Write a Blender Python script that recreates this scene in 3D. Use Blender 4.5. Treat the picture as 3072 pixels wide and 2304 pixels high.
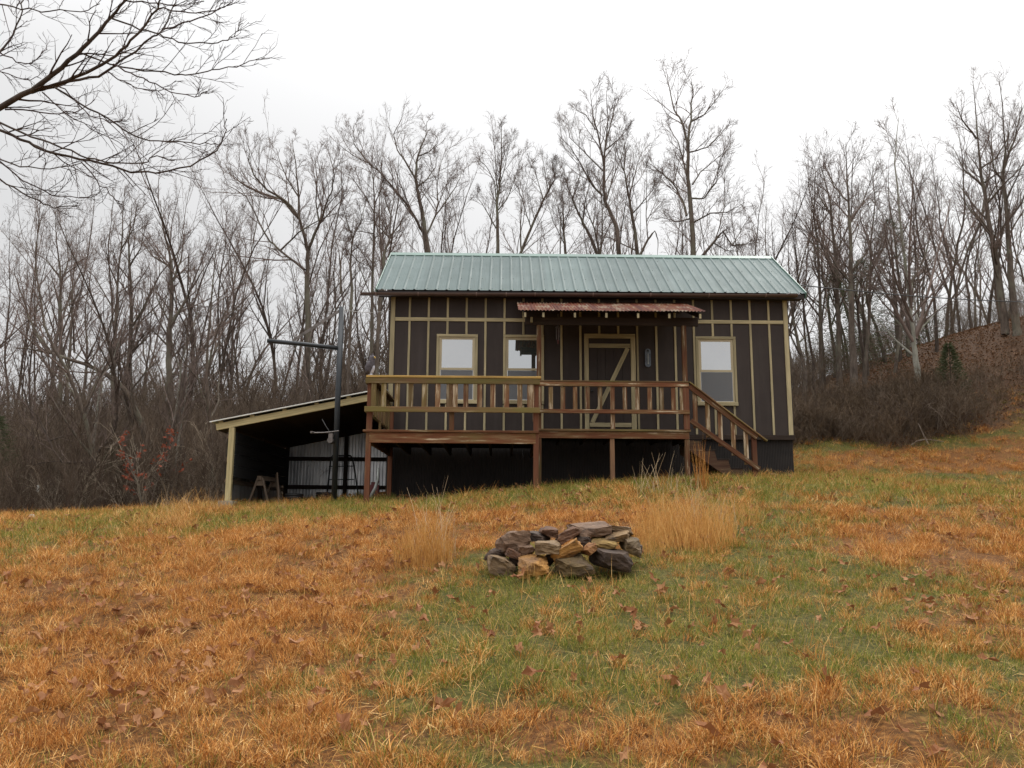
import bpy, bmesh, math, random
import numpy as np
from mathutils import Vector, Matrix, noise as mnoise

# ------------------------------------------------------------------ clear
for o in list(bpy.data.objects):
    bpy.data.objects.remove(o)
SC = bpy.context.scene
COL = SC.collection
R = math.radians

# ------------------------------------------------------------------ camera
CAM = np.array([2.410, -17.300, -1.885])
PITCH, YAW, ROLL, F, PW, PH = 0.167785, 0.0114027, -0.0062420, 2485.0, 3072, 2304
cd = bpy.data.cameras.new('camera')
cam = bpy.data.objects.new('camera', cd)
COL.objects.link(cam)
cd.sensor_width = 36.0
cd.lens = F / PW * 36.0
cd.clip_start, cd.clip_end = 0.05, 3000
cam.matrix_world = (Matrix.Translation(Vector(CAM)) @ Matrix.Rotation(-YAW, 4, 'Z')
                    @ Matrix.Rotation(math.pi / 2 + PITCH, 4, 'X') @ Matrix.Rotation(-ROLL, 4, 'Z'))
SC.camera = cam

# ------------------------------------------------------------------ world: overcast winter sky
SUN_EL, SUN_AZ = R(38), R(28)            # azimuth from +Y towards +X
SUN_DIR = Vector((math.sin(SUN_AZ) * math.cos(SUN_EL), math.cos(SUN_AZ) * math.cos(SUN_EL), math.sin(SUN_EL)))
W = bpy.data.worlds.new('World')
SC.world = W
W.use_nodes = True
wt = W.node_tree
wt.nodes.clear()


def nd(t, typ, **kw):
    n = t.nodes.new(typ)
    for k, v in kw.items():
        if k == 'inp':
            for i, x in v.items():
                n.inputs[i].default_value = x
        else:
            setattr(n, k, v)
    return n


def mth(t, op, a, b=None, clamp=False):
    n = nd(t, 'ShaderNodeMath', operation=op, use_clamp=clamp)
    for i, x in enumerate((a, b)):
        if x is None:
            continue
        if isinstance(x, (int, float)):
            n.inputs[i].default_value = x
        else:
            t.links.new(x, n.inputs[i])
    return n.outputs[0]


def world():
    t = wt
    out = nd(t, 'ShaderNodeOutputWorld')
    bg = nd(t, 'ShaderNodeBackground', inp={'Strength': 0.1})
    t.links.new(bg.outputs[0], out.inputs[0])
    sky = nd(t, 'ShaderNodeTexSky', sky_type='NISHITA', sun_disc=False, sun_elevation=SUN_EL, sun_rotation=SUN_AZ)
    tc = nd(t, 'ShaderNodeTexCoord')
    sep = nd(t, 'ShaderNodeSeparateXYZ')
    t.links.new(tc.outputs['Generated'], sep.inputs[0])
    el = mth(t, 'MAXIMUM', sep.outputs['Z'], 0.0)
    lum = mth(t, 'ADD', mth(t, 'MULTIPLY', mth(t, 'POWER', el, 4.0), 36.0), 7.3)   # overcast: brightens smoothly towards the zenith
    dot = nd(t, 'ShaderNodeVectorMath', operation='DOT_PRODUCT')
    t.links.new(tc.outputs['Generated'], dot.inputs[0])
    dot.inputs[1].default_value = SUN_DIR
    g = mth(t, 'POWER', mth(t, 'MAXIMUM', dot.outputs['Value'], 0.0), 7.0)
    lum = mth(t, 'ADD', lum, mth(t, 'MULTIPLY', g, 3.5))            # thin cloud in front of the sun
    noi = nd(t, 'ShaderNodeTexNoise', inp={'Scale': 2.2, 'Detail': 3.0, 'Roughness': 0.5})
    t.links.new(tc.outputs['Generated'], noi.inputs['Vector'])
    lum = mth(t, 'MULTIPLY', lum, mth(t, 'ADD', mth(t, 'MULTIPLY', noi.outputs[0], 0.16), 0.92))
    cc = nd(t, 'ShaderNodeVectorMath', operation='SCALE')
    cc.inputs[0].default_value = (1.0, 0.998, 1.0)
    t.links.new(lum, cc.inputs['Scale'])
    mx = nd(t, 'ShaderNodeMix', data_type='RGBA', inp={0: 0.97})
    t.links.new(sky.outputs[0], mx.inputs[6])
    t.links.new(cc.outputs[0], mx.inputs[7])
    t.links.new(mx.outputs[2], bg.inputs['Color'])


world()
sd = bpy.data.lights.new('sun', 'SUN')
sd.energy = 1.2
sd.angle = R(14)
sd.color = (1.0, 0.96, 0.9)
sun = bpy.data.objects.new('sun', sd)
COL.objects.link(sun)
sun.rotation_euler = (-SUN_DIR).to_track_quat('-Z', 'Y').to_euler()
SC.view_settings.view_transform = 'Standard'
SC.view_settings.look = 'None'
SC.view_settings.exposure = 0.0
SC.view_settings.gamma = 1.0
SC.view_settings.use_curve_mapping = False
SC.render.engine = 'CYCLES'
SC.cycles.max_bounces = 5
SC.cycles.diffuse_bounces = 3
SC.cycles.transparent_max_bounces = 8

# ------------------------------------------------------------------ helpers: pixel <-> world, terrain


def ray(px, py):
    u, v = px - PW / 2, PH / 2 - py
    c, s = math.cos(ROLL), math.sin(ROLL)
    x, up = (u * c + v * s) / F, (-u * s + v * c) / F
    c, s = math.cos(PITCH), math.sin(PITCH)
    y, z = c - s * up, s + c * up
    c, s = math.cos(YAW), math.sin(YAW)
    return np.array([x * c + y * s, -x * s + y * c, z])


def at(px, py, Y):
    d = ray(px, py)
    return CAM + d * ((Y - CAM[1]) / d[1])


TIES = np.array([
    (2.4, -17.3, -3.47), (-0.5, -13.5, -3.0), (5.5, -13.5, -2.86), (-3.5, -9, -2.42), (2.4, -9.3, -2.27), (7.5, -9.3, -2.32), (13, -8, -2.1),
    (-6, -4.5, -2.0), (0, -5, -1.76), (4, -5, -1.5), (0.1, -3, -1.62), (3, -3, -1.32), (4.5, -1.5, -1.13), (6, -1.5, -1.02), (7.2, -1.4, -0.99), (8.53, 0, -0.86), (9.5, -4, -1.3),
    (-3.1, -0.3, -1.58), (-2.9, 3.9, -1.30), (-0.6, 3.9, -1.2), (-6, 1.5, -1.72), (-9.2, 2, -1.84), (-13, 3.5, -2.3), (-9, 6, -2.2), (-6, 6, -1.75), (-5, 9, -1.95),
    (4, 4.5, -0.7), (8.6, 4, -0.4), (14, 2.4, -0.92), (11.5, 7.4, 0.62), (14.5, 7.0, 0.58), (18, 6.4, 0.55), (20, 2, -0.5),
    (12, 9.5, 1.35), (15.8, 10, 2.5), (18.5, 9.8, 2.55), (21, 11, 3.5), (14, 13, 2.7), (23, 17, 6.2), (16, 18, 3.8), (28, 16, 7.2),
    (4, 10, 0.0), (6, 20, 1.2), (4, 35, 2.0), (-10, 13, -2.2), (-20, 22, -2.4), (-16, 35, -0.5), (-32, 40, 0.5), (-30, 12, -3.5),
    (-12, -10, -3.0), (-22, -2, -3.6), (28, -8, -1.8), (35, 5, 2), (2, -30, -5.0), (-30, -30, -6), (35, -30, -5),
    (40, 40, 9), (0, 70, 4), (-60, 60, 2), (60, 70, 11), (-100, 0, -8), (120, 0, 4), (0, 160, 10), (-120, 160, 8), (130, 160, 16), (0, -150, -14), (-150, -150, -16), (150, -150, -12)])


def tps_fit(P):
    xy, z = P[:, :2], P[:, 2]
    n = len(P)
    d2 = ((xy[:, None] - xy[None]) ** 2).sum(-1)
    K = np.where(d2 > 0, 0.5 * d2 * np.log(d2 + 1e-12), 0) + np.eye(n) * 1.5
    A = np.zeros((n + 3, n + 3))
    A[:n, :n] = K
    A[:n, n] = A[n, :n] = 1
    A[:n, n + 1:] = xy
    A[n + 1:, :n] = xy.T
    return np.linalg.solve(A, np.concatenate([z, np.zeros(3)]))


TW = tps_fit(TIES)


def hash2(ix, iy, seed):
    h = (ix.astype(np.int64) * 374761393 + iy.astype(np.int64) * 668265263 + seed * 974634541) & 0xFFFFFFFF
    h = ((h ^ (h >> 13)) * 1274126177) & 0xFFFFFFFF
    return ((h ^ (h >> 16)) & 0xFFFF) / 65535.0


def vnoise(x, y, seed=0):
    x, y = np.asarray(x, float), np.asarray(y, float)
    ix, iy = np.floor(x), np.floor(y)
    fx, fy = x - ix, y - iy
    fx, fy = fx * fx * (3 - 2 * fx), fy * fy * (3 - 2 * fy)
    a, b = hash2(ix, iy, seed), hash2(ix + 1, iy, seed)
    c, d = hash2(ix, iy + 1, seed), hash2(ix + 1, iy + 1, seed)
    return (a * (1 - fx) + b * fx) * (1 - fy) + (c * (1 - fx) + d * fx) * fy - 0.5


def fbm(x, y, seed=0, octv=4):
    s, a = 0, 1.0
    for k in range(octv):
        s = s + a * vnoise(np.asarray(x) * 2 ** k, np.asarray(y) * 2 ** k, seed + k)
        a *= 0.55
    return s


def height(x, y, bump=True):
    x, y = np.atleast_1d(np.asarray(x, float)), np.atleast_1d(np.asarray(y, float))
    out = np.empty(x.shape)
    n = len(TIES)
    for i in range(0, x.size, 20000):
        xs, ys = x.ravel()[i:i + 20000], y.ravel()[i:i + 20000]
        d2 = (xs[:, None] - TIES[None, :, 0]) ** 2 + (ys[:, None] - TIES[None, :, 1]) ** 2
        k = 0.5 * d2 * np.log(d2 + 1e-12)
        out.ravel()[i:i + 20000] = k @ TW[:n] + TW[n] + TW[n + 1] * xs + TW[n + 2] * ys
    if bump:
        out = out + 0.07 * fbm(x * 0.9, y * 0.9, 3, 4) + 0.25 * fbm(x * 0.13, y * 0.13, 11, 2) * np.clip((np.hypot(x - 3, y + 4) - 14) / 10, 0, 1)
    return out


def hz(x, y):
    return float(height(x, y)[0])


def onground(px, py):
    d = ray(px, py)
    t = np.arange(2.0, 70, 0.05)
    P = CAM + t[:, None] * d
    below = P[:, 2] < height(P[:, 0], P[:, 1])
    i = int(np.argmax(below)) if below.any() else len(t) - 1
    return P[i]


# ------------------------------------------------------------------ helpers: objects
def setp(o, label=None, cat=None, group=None, kind=None):
    for k, v in (('label', label), ('category', cat), ('group', group), ('kind', kind)):
        if v:
            o[k] = v
    return o


def thing(name, loc, label, cat, group=None, rz=0.0):
    o = bpy.data.objects.new(name, None)
    o.empty_display_size = 0.2
    o.location = loc
    o.rotation_euler = (0, 0, rz)
    COL.objects.link(o)
    return setp(o, label, cat, group)


def world_origin(o):
    p = Vector((0, 0, 0))
    while o is not None:
        p += o.location
        o = o.parent
    return p


class MB:
    def __init__(s):
        s.v, s.f, s.m, s.n = [], [], [], 0

    def add(s, v, f, m=0):
        v = np.asarray(v, float)
        s.v.append(v)
        s.f.extend([tuple(i + s.n for i in q) for q in f])
        s.m.extend([m] * len(f))
        s.n += len(v)

    def box(s, a, b, m=0):
        (x0, y0, z0), (x1, y1, z1) = a, b
        s.add([(x0, y0, z0), (x1, y0, z0), (x1, y1, z0), (x0, y1, z0), (x0, y0, z1), (x1, y0, z1), (x1, y1, z1), (x0, y1, z1)],
              [(0, 3, 2, 1), (4, 5, 6, 7), (0, 1, 5, 4), (1, 2, 6, 5), (2, 3, 7, 6), (3, 0, 4, 7)], m)

    def tube(s, pts, rad, n=8, m=0, cap=True):
        P = np.asarray(pts, float)
        k = len(P)
        rad = np.broadcast_to(np.asarray(rad, float), (k,))
        T = np.gradient(P, axis=0)
        T /= np.linalg.norm(T, axis=1)[:, None] + 1e-12
        ref = np.array([0, 0, 1.0]) if abs(T[:, 2]).mean() < 0.8 else np.array([1.0, 0, 0])
        A = np.cross(T, ref)
        A /= np.linalg.norm(A, axis=1)[:, None] + 1e-12
        B = np.cross(T, A)
        th = np.arange(n) * 2 * math.pi / n
        V = P[:, None] + rad[:, None, None] * (np.cos(th)[None, :, None] * A[:, None] + np.sin(th)[None, :, None] * B[:, None])
        f = [(i * n + j, i * n + (j + 1) % n, (i + 1) * n + (j + 1) % n, (i + 1) * n + j) for i in range(k - 1) for j in range(n)]
        if cap:
            f += [tuple(range(n - 1, -1, -1)), tuple(range((k - 1) * n, k * n))]
        s.add(V.reshape(-1, 3), f, m)

    def prism(s, poly, y0, y1, m=0):                  # polygon in XZ, extruded along Y
        k = len(poly)
        v = [(x, y0, z) for x, z in poly] + [(x, y1, z) for x, z in poly]
        f = [tuple(range(k)), tuple(range(2 * k - 1, k - 1, -1))] + [(i, k + i, k + (i + 1) % k, (i + 1) % k) for i in range(k)]
        s.add(v, f, m)

    def build(s, name, mats, parent=None, loc=None, smooth=False, local=False):
        V = np.concatenate(s.v) if s.v else np.zeros((0, 3))
        org = Vector((0, 0, 0))
        if parent is not None and not local:
            org = world_origin(parent)
        if loc is not None and not local:
            org = Vector(loc)
        me = bpy.data.meshes.new(name)
        me.from_pydata((V - np.array(org)).tolist(), [], s.f)
        mats = mats if isinstance(mats, (list, tuple)) else [mats]
        for mm in mats:
            me.materials.append(mm)
        if len(mats) > 1:
            me.polygons.foreach_set('material_index', s.m)
        if smooth:
            me.polygons.foreach_set('use_smooth', [True] * len(s.f))
        me.update()
        o = bpy.data.objects.new(name, me)
        if parent is not None:
            o.parent = parent
        if loc is not None:
            o.location = Vector(loc) - (world_origin(parent) if parent else Vector((0, 0, 0)))
        COL.objects.link(o)
        return o


BEAMS = {}


def beam_mesh(L, w, h, mat, bev=0.004):
    key = (round(L, 3), round(w, 3), round(h, 3), mat.name)
    if key not in BEAMS:
        bm = bmesh.new()
        bmesh.ops.create_cube(bm, size=1)
        for v in bm.verts:
            v.co = Vector((v.co.x * L, v.co.y * w, v.co.z * h))
        bmesh.ops.bevel(bm, geom=bm.edges[:], offset=min(bev, w * .2, h * .2), segments=1, affect='EDGES')
        me = bpy.data.meshes.new('board')
        bm.to_mesh(me)
        bm.free()
        me.materials.append(mat)
        BEAMS[key] = me
    return BEAMS[key]


def beam(name, p0, p1, w, h, mat, parent, roll=0.0, bev=0.004):
    """board from p0 to p1; w = thickness across (horizontal), h = height of the section"""
    p0, p1 = Vector(p0), Vector(p1)
    d = p1 - p0
    o = bpy.data.objects.new(name, beam_mesh(d.length, w, h, mat, bev))
    x = d.normalized()
    ref = Vector((0, 0, 1)) if abs(x.z) < 0.95 else Vector((0, 1, 0))
    y = ref.cross(x).normalized()
    z = x.cross(y)
    M = Matrix((x, y, z)).transposed().to_4x4() @ Matrix.Rotation(roll, 4, 'X')
    M.translation = (p0 + p1) / 2 - (world_origin(parent) if parent else Vector((0, 0, 0)))
    if parent is not None:
        o.parent = parent
    o.matrix_local = M
    COL.objects.link(o)
    return o


# ------------------------------------------------------------------ materials
def mat(name):
    m = bpy.data.materials.new(name)
    m.use_nodes = True
    t = m.node_tree
    return m, t, t.nodes['Principled BSDF']


def ramp(t, fac, stops, interp='LINEAR'):
    n = nd(t, 'ShaderNodeValToRGB')
    n.color_ramp.interpolation = interp
    e = n.color_ramp.elements
    while len(e) < len(stops):
        e.new(0.5)
    for i, (p, c) in enumerate(stops):
        e[i].position = p
        e[i].color = (c[0], c[1], c[2], 1) if isinstance(c, (tuple, list)) else (c, c, c, 1)
    t.links.new(fac, n.inputs[0])
    return n.outputs[0]


def mixc(t, f, a, b, blend='MIX'):
    n = nd(t, 'ShaderNodeMix', data_type='RGBA', blend_type=blend)
    for i, x in ((0, f), (6, a), (7, b)):
        if isinstance(x, (int, float)):
            n.inputs[i].default_value = x
        elif isinstance(x, (tuple, list)):
            n.inputs[i].default_value = (x[0], x[1], x[2], 1)
        else:
            t.links.new(x, n.inputs[i])
    return n.outputs[2]


def coords(t, kind='Object', scale=(1, 1, 1), rnd=True):
    if kind == 'World':
        src = nd(t, 'ShaderNodeNewGeometry').outputs['Position']
    else:
        src = nd(t, 'ShaderNodeTexCoord').outputs[kind]
    mp = nd(t, 'ShaderNodeMapping', inp={'Scale': scale})
    t.links.new(src, mp.inputs[0])
    if rnd:
        oi = nd(t, 'ShaderNodeObjectInfo')
        cb = nd(t, 'ShaderNodeCombineXYZ')
        for i, k in enumerate((37.0, 91.0, 53.0)):
            t.links.new(mth(t, 'MULTIPLY', oi.outputs['Random'], k), cb.inputs[i])
        t.links.new(cb.outputs[0], mp.inputs['Location'])
    return mp.outputs[0]


def noise(t, vec, scale, detail=4, rough=0.55, out=0):
    n = nd(t, 'ShaderNodeTexNoise', inp={'Scale': scale, 'Detail': detail, 'Roughness': rough})
    t.links.new(vec, n.inputs['Vector'])
    return n.outputs[out]


def bump(t, b, h, strength=0.3, dist=0.01):
    n = nd(t, 'ShaderNodeBump', inp={'Strength': strength, 'Distance': dist})
    t.links.new(h, n.inputs['Height'])
    t.links.new(n.outputs[0], b.inputs['Normal'])


def simple(name, col, rough=0.7, var=0.25, scale=6.0, metallic=0.0, spec=0.5, kind='World', bmp=0.0):
    m, t, b = mat(name)
    v = coords(t, kind, rnd=False)
    n = noise(t, v, scale, 5)
    lo, hi = tuple(c * (1 - var) for c in col), tuple(c * (1 + var) for c in col)
    t.links.new(ramp(t, n, [(0.3, lo), (0.7, hi)]), b.inputs['Base Color'])
    b.inputs['Roughness'].default_value = rough
    b.inputs['Metallic'].default_value = metallic
    b.inputs['Specular IOR Level'].default_value = spec
    if bmp:
        bump(t, b, n, bmp, 0.01)
    return m


def wood(name, base, worn, moss, wear_at=0.6, moss_at=0.7, bare=None):
    """weathered painted board: grain runs along local X"""
    m, t, b = mat(name)
    v = coords(t, 'Object', (1.6, 26, 26))
    v2 = coords(t, 'Object', (1.2, 4, 4))
    g = noise(t, v, 1.0, 6, 0.62)
    big = noise(t, v2, 1.3, 4, 0.6)
    oi = nd(t, 'ShaderNodeObjectInfo')
    tone = ramp(t, g, [(0.3, tuple(c * 0.62 for c in base)), (0.7, tuple(c * 1.25 for c in base))])
    wf = ramp(t, mth(t, 'ADD', mth(t, 'MULTIPLY', g, 0.62), mth(t, 'MULTIPLY', big, 0.42)), [(wear_at - 0.04, 0), (wear_at + 0.05, 1)])
    c = mixc(t, wf, tone, ramp(t, g, [(0.35, tuple(x * 0.6 for x in worn)), (0.7, worn)]))
    if bare:
        bf = ramp(t, mth(t, 'ADD', mth(t, 'MULTIPLY', g, 0.7), mth(t, 'MULTIPLY', big, 0.36)), [(wear_at + 0.075, 0), (wear_at + 0.10, 1)])
        c = mixc(t, bf, c, bare)
    mf = ramp(t, noise(t, v2, 0.9, 5, 0.6), [(moss_at - 0.1, 0), (moss_at + 0.1, 0.85)])
    c = mixc(t, mf, c, moss)
    hv = nd(t, 'ShaderNodeHueSaturation')
    t.links.new(c, hv.inputs['Color'])
    t.links.new(mth(t, 'ADD', mth(t, 'MULTIPLY', oi.outputs['Random'], 0.5), 0.75), hv.inputs['Value'])
    t.links.new(hv.outputs[0], b.inputs['Base Color'])
    b.inputs['Roughness'].default_value = 0.8
    b.inputs['Specular IOR Level'].default_value = 0.3
    bump(t, b, g, 0.5, 0.004)
    return m


M = {}
M['red_wood'] = wood('red_wood', (0.155, 0.057, 0.024), (0.22, 0.13, 0.062), (0.13, 0.09, 0.03), 0.545, 0.62, (0.45, 0.35, 0.24))
M['red_post'] = wood('red_post', (0.155, 0.058, 0.029), (0.19, 0.10, 0.05), (0.14, 0.095, 0.04), 0.6, 0.66)
M['moss_wood'] = wood('moss_wood', (0.175, 0.098, 0.045), (0.24, 0.165, 0.085), (0.14, 0.118, 0.032), 0.58, 0.53, (0.45, 0.35, 0.22))
M['tan_cap'] = wood('tan_cap', (0.48, 0.30, 0.09), (0.40, 0.27, 0.10), (0.26, 0.20, 0.05), 0.62, 0.66)
M['peeling_wood'] = wood('peeling_wood', (0.165, 0.068, 0.03), (0.27, 0.17, 0.09), (0.15, 0.105, 0.035), 0.505, 0.62, (0.46, 0.36, 0.25))
M['peeling_moss'] = wood('peeling_moss', (0.17, 0.10, 0.042), (0.27, 0.185, 0.09), (0.15, 0.12, 0.035), 0.51, 0.58, (0.46, 0.37, 0.25))
M['stair_wood'] = wood('stair_wood', (0.085, 0.042, 0.024), (0.13, 0.08, 0.045), (0.08, 0.06, 0.03), 0.56, 0.64, (0.3, 0.2, 0.12))
M['brown_post'] = wood('brown_post', (0.22, 0.12, 0.065), (0.26, 0.16, 0.085), (0.17, 0.13, 0.065), 0.6, 0.7)
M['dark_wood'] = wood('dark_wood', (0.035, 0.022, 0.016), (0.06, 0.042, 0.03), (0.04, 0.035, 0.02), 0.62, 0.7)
M['tan_trim'] = wood('tan_trim', (0.42, 0.35, 0.205), (0.36, 0.30, 0.18), (0.28, 0.24, 0.13), 0.68, 0.74)
M['tan_shed'] = wood('tan_shed', (0.43, 0.355, 0.19), (0.36, 0.31, 0.18), (0.24, 0.23, 0.10), 0.66, 0.7)
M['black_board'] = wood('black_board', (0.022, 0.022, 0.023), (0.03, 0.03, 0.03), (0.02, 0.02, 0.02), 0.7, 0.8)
M['gray_wood'] = wood('gray_wood', (0.15, 0.11, 0.08), (0.22, 0.17, 0.13), (0.1, 0.09, 0.05), 0.6, 0.75)
def siding():
    m, t, b = mat('brown_siding')
    n = noise(t, coords(t, 'World', rnd=False), 2.2, 5)
    st = noise(t, coords(t, 'World', (5, 5, 0.35), rnd=False), 1.0, 5, 0.65)
    gr = noise(t, coords(t, 'World', (60, 60, 3), rnd=False), 1.0, 3)
    c = ramp(t, n, [(0.3, (0.030, 0.0195, 0.0155)), (0.7, (0.043, 0.029, 0.0235))])
    c = mixc(t, ramp(t, st, [(0.5, 0), (0.75, 0.55)]), c, (0.062, 0.047, 0.04))
    t.links.new(c, b.inputs['Base Color'])
    b.inputs['Roughness'].default_value = 0.75
    bump(t, b, gr, 0.25, 0.004)
    return m


M['brown_siding'] = siding()
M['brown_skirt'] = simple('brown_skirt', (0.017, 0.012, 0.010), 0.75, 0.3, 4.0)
M['soffit'] = simple('soffit', (0.035, 0.026, 0.023), 0.8)
M['gutter'] = simple('gutter', (0.10, 0.062, 0.05), 0.42, 0.2, 3.0)
M['gutter_joint'] = simple('gutter_joint', (0.22, 0.15, 0.13), 0.4, 0.2, 3.0)
M['steel_black'] = simple('steel_black', (0.018, 0.022, 0.026), 0.42, 0.3, 9.0)
M['steel_grey'] = simple('steel_grey', (0.16, 0.14, 0.13), 0.5, 0.35, 12.0, metallic=0.4)
M['dark_metal'] = simple('dark_metal', (0.03, 0.03, 0.03), 0.5)
M['concrete'] = simple('concrete', (0.27, 0.27, 0.24), 0.9, 0.25, 14.0, bmp=0.3)
M['white_stone'] = simple('white_stone', (0.62, 0.58, 0.5), 0.9)
M['white_paint'] = simple('white_paint', (0.75, 0.75, 0.7), 0.7, 0.1)
M['vinyl'] = simple('vinyl', (0.46, 0.38, 0.235), 0.5, 0.07, 3.0)
M['cable'] = simple('cable', (0.02, 0.02, 0.02), 0.6)
M['pale_cable'] = simple('pale_cable', (0.4, 0.38, 0.36), 0.6)
M['pale_pipe'] = simple('pale_pipe', (0.4, 0.42, 0.4), 0.5)
M['red_plastic'] = simple('red_plastic', (0.12, 0.018, 0.018), 0.5)
M['orange_board'] = simple('orange_board', (0.30, 0.13, 0.05), 0.8, 0.4, 5.0)
M['stick'] = simple('stick', (0.30, 0.24, 0.19), 0.85, 0.3, 9.0)


def roof_metal():
    m, t, b = mat('green_roof_metal')
    v = coords(t, 'World', rnd=False)
    n = noise(t, v, 1.1, 4)
    n2 = noise(t, coords(t, 'World', (8, 1, 1), rnd=False), 1.4, 5, 0.65)
    c = ramp(t, n, [(0.3, (0.095, 0.13, 0.125)), (0.7, (0.13, 0.17, 0.163))])
    c = mixc(t, ramp(t, n2, [(0.5, 0.0), (0.75, 0.4)]), c, (0.165, 0.19, 0.17))
    oi = nd(t, 'ShaderNodeObjectInfo')
    hv = nd(t, 'ShaderNodeHueSaturation')
    t.links.new(c, hv.inputs['Color'])
    t.links.new(mth(t, 'ADD', mth(t, 'MULTIPLY', oi.outputs['Random'], 0.2), 0.9), hv.inputs['Value'])
    t.links.new(hv.outputs[0], b.inputs['Base Color'])
    t.links.new(ramp(t, n2, [(0.3, 0.52), (0.7, 0.66)]), b.inputs['Roughness'])
    b.inputs['Specular IOR Level'].default_value = 0.2
    return m


M['roof'] = roof_metal()
M['ridge'] = simple('ridge_green', (0.085, 0.165, 0.13), 0.4, 0.2, 2.0)
M['screw'] = simple('screw', (0.05, 0.05, 0.045), 0.6)


def rust_metal():
    m, t, b = mat('rusted_sheet')
    v = coords(t, 'Object', (1, 1, 1))
    n = noise(t, v, 2.3, 5, 0.6)
    s = noise(t, coords(t, 'Object', (9, 0.8, 1)), 1.0, 5, 0.6)
    fine = noise(t, v, 55.0, 3, 0.6)
    c = ramp(t, s, [(0.33, (0.055, 0.015, 0.009)), (0.5, (0.10, 0.026, 0.013)), (0.62, (0.13, 0.05, 0.02))])
    zinc = ramp(t, mth(t, 'ADD', mth(t, 'MULTIPLY', n, 0.65), mth(t, 'MULTIPLY', s, 0.45)), [(0.56, 0), (0.64, 0.9)])
    c = mixc(t, zinc, c, mixc(t, ramp(t, fine, [(0.4, 0), (0.6, 1)]), (0.27, 0.235, 0.175), (0.12, 0.055, 0.027)))
    t.links.new(c, b.inputs['Base Color'])
    b.inputs['Roughness'].default_value = 0.85
    b.inputs['Specular IOR Level'].default_value = 0.12
    return m


M['rust'] = rust_metal()


def galv():
    m, t, b = mat('galvanised_sheet')
    v = coords(t, 'World', (6, 6, 1.2), rnd=False)
    n = noise(t, v, 1.0, 5, 0.6)
    c = ramp(t, n, [(0.3, (0.30, 0.30, 0.31)), (0.6, (0.58, 0.58, 0.58)), (0.8, (0.38, 0.31, 0.27))])
    t.links.new(c, b.inputs['Base Color'])
    b.inputs['Metallic'].default_value = 0.8
    b.inputs['Roughness'].default_value = 0.3
    return m


M['galv'] = galv()


def glass(name, mirror, tint):
    """coated pane with a pale blind right behind it"""
    m, t, b = mat(name)
    v = coords(t, 'World', rnd=False)
    n = noise(t, v, 2.2, 3)
    t.links.new(ramp(t, n, [(0.3, tuple(c * 0.85 for c in tint)), (0.7, tint)]), b.inputs['Base Color'])
    b.inputs['Roughness'].default_value = 0.5
    gl = nd(t, 'ShaderNodeBsdfGlossy', inp={'Color': (0.93, 0.95, 0.97, 1), 'Roughness': 0.015})
    mx = nd(t, 'ShaderNodeMixShader', inp={0: mirror})
    out = t.nodes['Material Output']
    t.links.new(b.outputs[0], mx.inputs[1])
    t.links.new(gl.outputs[0], mx.inputs[2])
    t.links.new(mx.outputs[0], out.inputs[0])
    return m


M['glass'] = glass('window_glass', 0.62, (0.06, 0.075, 0.06))
M['glass_blind'] = glass('window_glass_blind', 0.5, (0.34, 0.34, 0.33))


def screen():
    m, t, b = mat('insect_screen')
    b.inputs['Base Color'].default_value = (0.19, 0.19, 0.195, 1)
    b.inputs['Roughness'].default_value = 0.8
    b.inputs['Alpha'].default_value = 0.62
    return m


M['screen'] = screen()


def bark(name, lo, hi, lichen=None):
    m, t, b = mat(name)
    v = coords(t, 'Object', (6, 6, 1.5))
    n = noise(t, v, 2.0, 6, 0.65)
    c = ramp(t, n, [(0.32, lo), (0.7, hi)])
    if lichen:
        c = mixc(t, ramp(t, noise(t, coords(t, 'Object', (1, 1, .5)), 1.8, 5), [(0.5, 0), (0.68, 0.7)]), c, lichen)
    t.links.new(c, b.inputs['Base Color'])
    b.inputs['Roughness'].default_value = 0.9
    b.inputs['Specular IOR Level'].default_value = 0.2
    bump(t, b, n, 0.7, 0.03)
    return m


M['bark'] = bark('bark_grey_brown', (0.065, 0.05, 0.04), (0.18, 0.142, 0.113), (0.20, 0.20, 0.145))
M['bark_dark'] = bark('bark_dark', (0.045, 0.034, 0.027), (0.12, 0.092, 0.074))
M['bark_pale'] = bark('bark_pale', (0.20, 0.19, 0.155), (0.36, 0.345, 0.29), (0.21, 0.22, 0.15))
M['twig'] = simple('twig', (0.175, 0.13, 0.11), 0.9, 0.3, 0.6, spec=0.2)
M['twig_near'] = simple('twig_near', (0.085, 0.062, 0.058), 0.9, 0.3, 2.0, spec=0.2)
M['brush'] = simple('brush_stems', (0.14, 0.103, 0.073), 0.9, 0.35, 0.7, spec=0.2)
M['brush_pale'] = simple('brush_pale_stems', (0.33, 0.27, 0.20), 0.9, 0.35, 0.7, spec=0.2)
M['brush_dark'] = simple('brush_dark_stems', (0.085, 0.06, 0.044), 0.9, 0.35, 0.7, spec=0.2)
M['thicket'] = simple('thicket_stems', (0.125, 0.086, 0.054), 0.9, 0.4, 0.9, spec=0.2)


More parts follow.
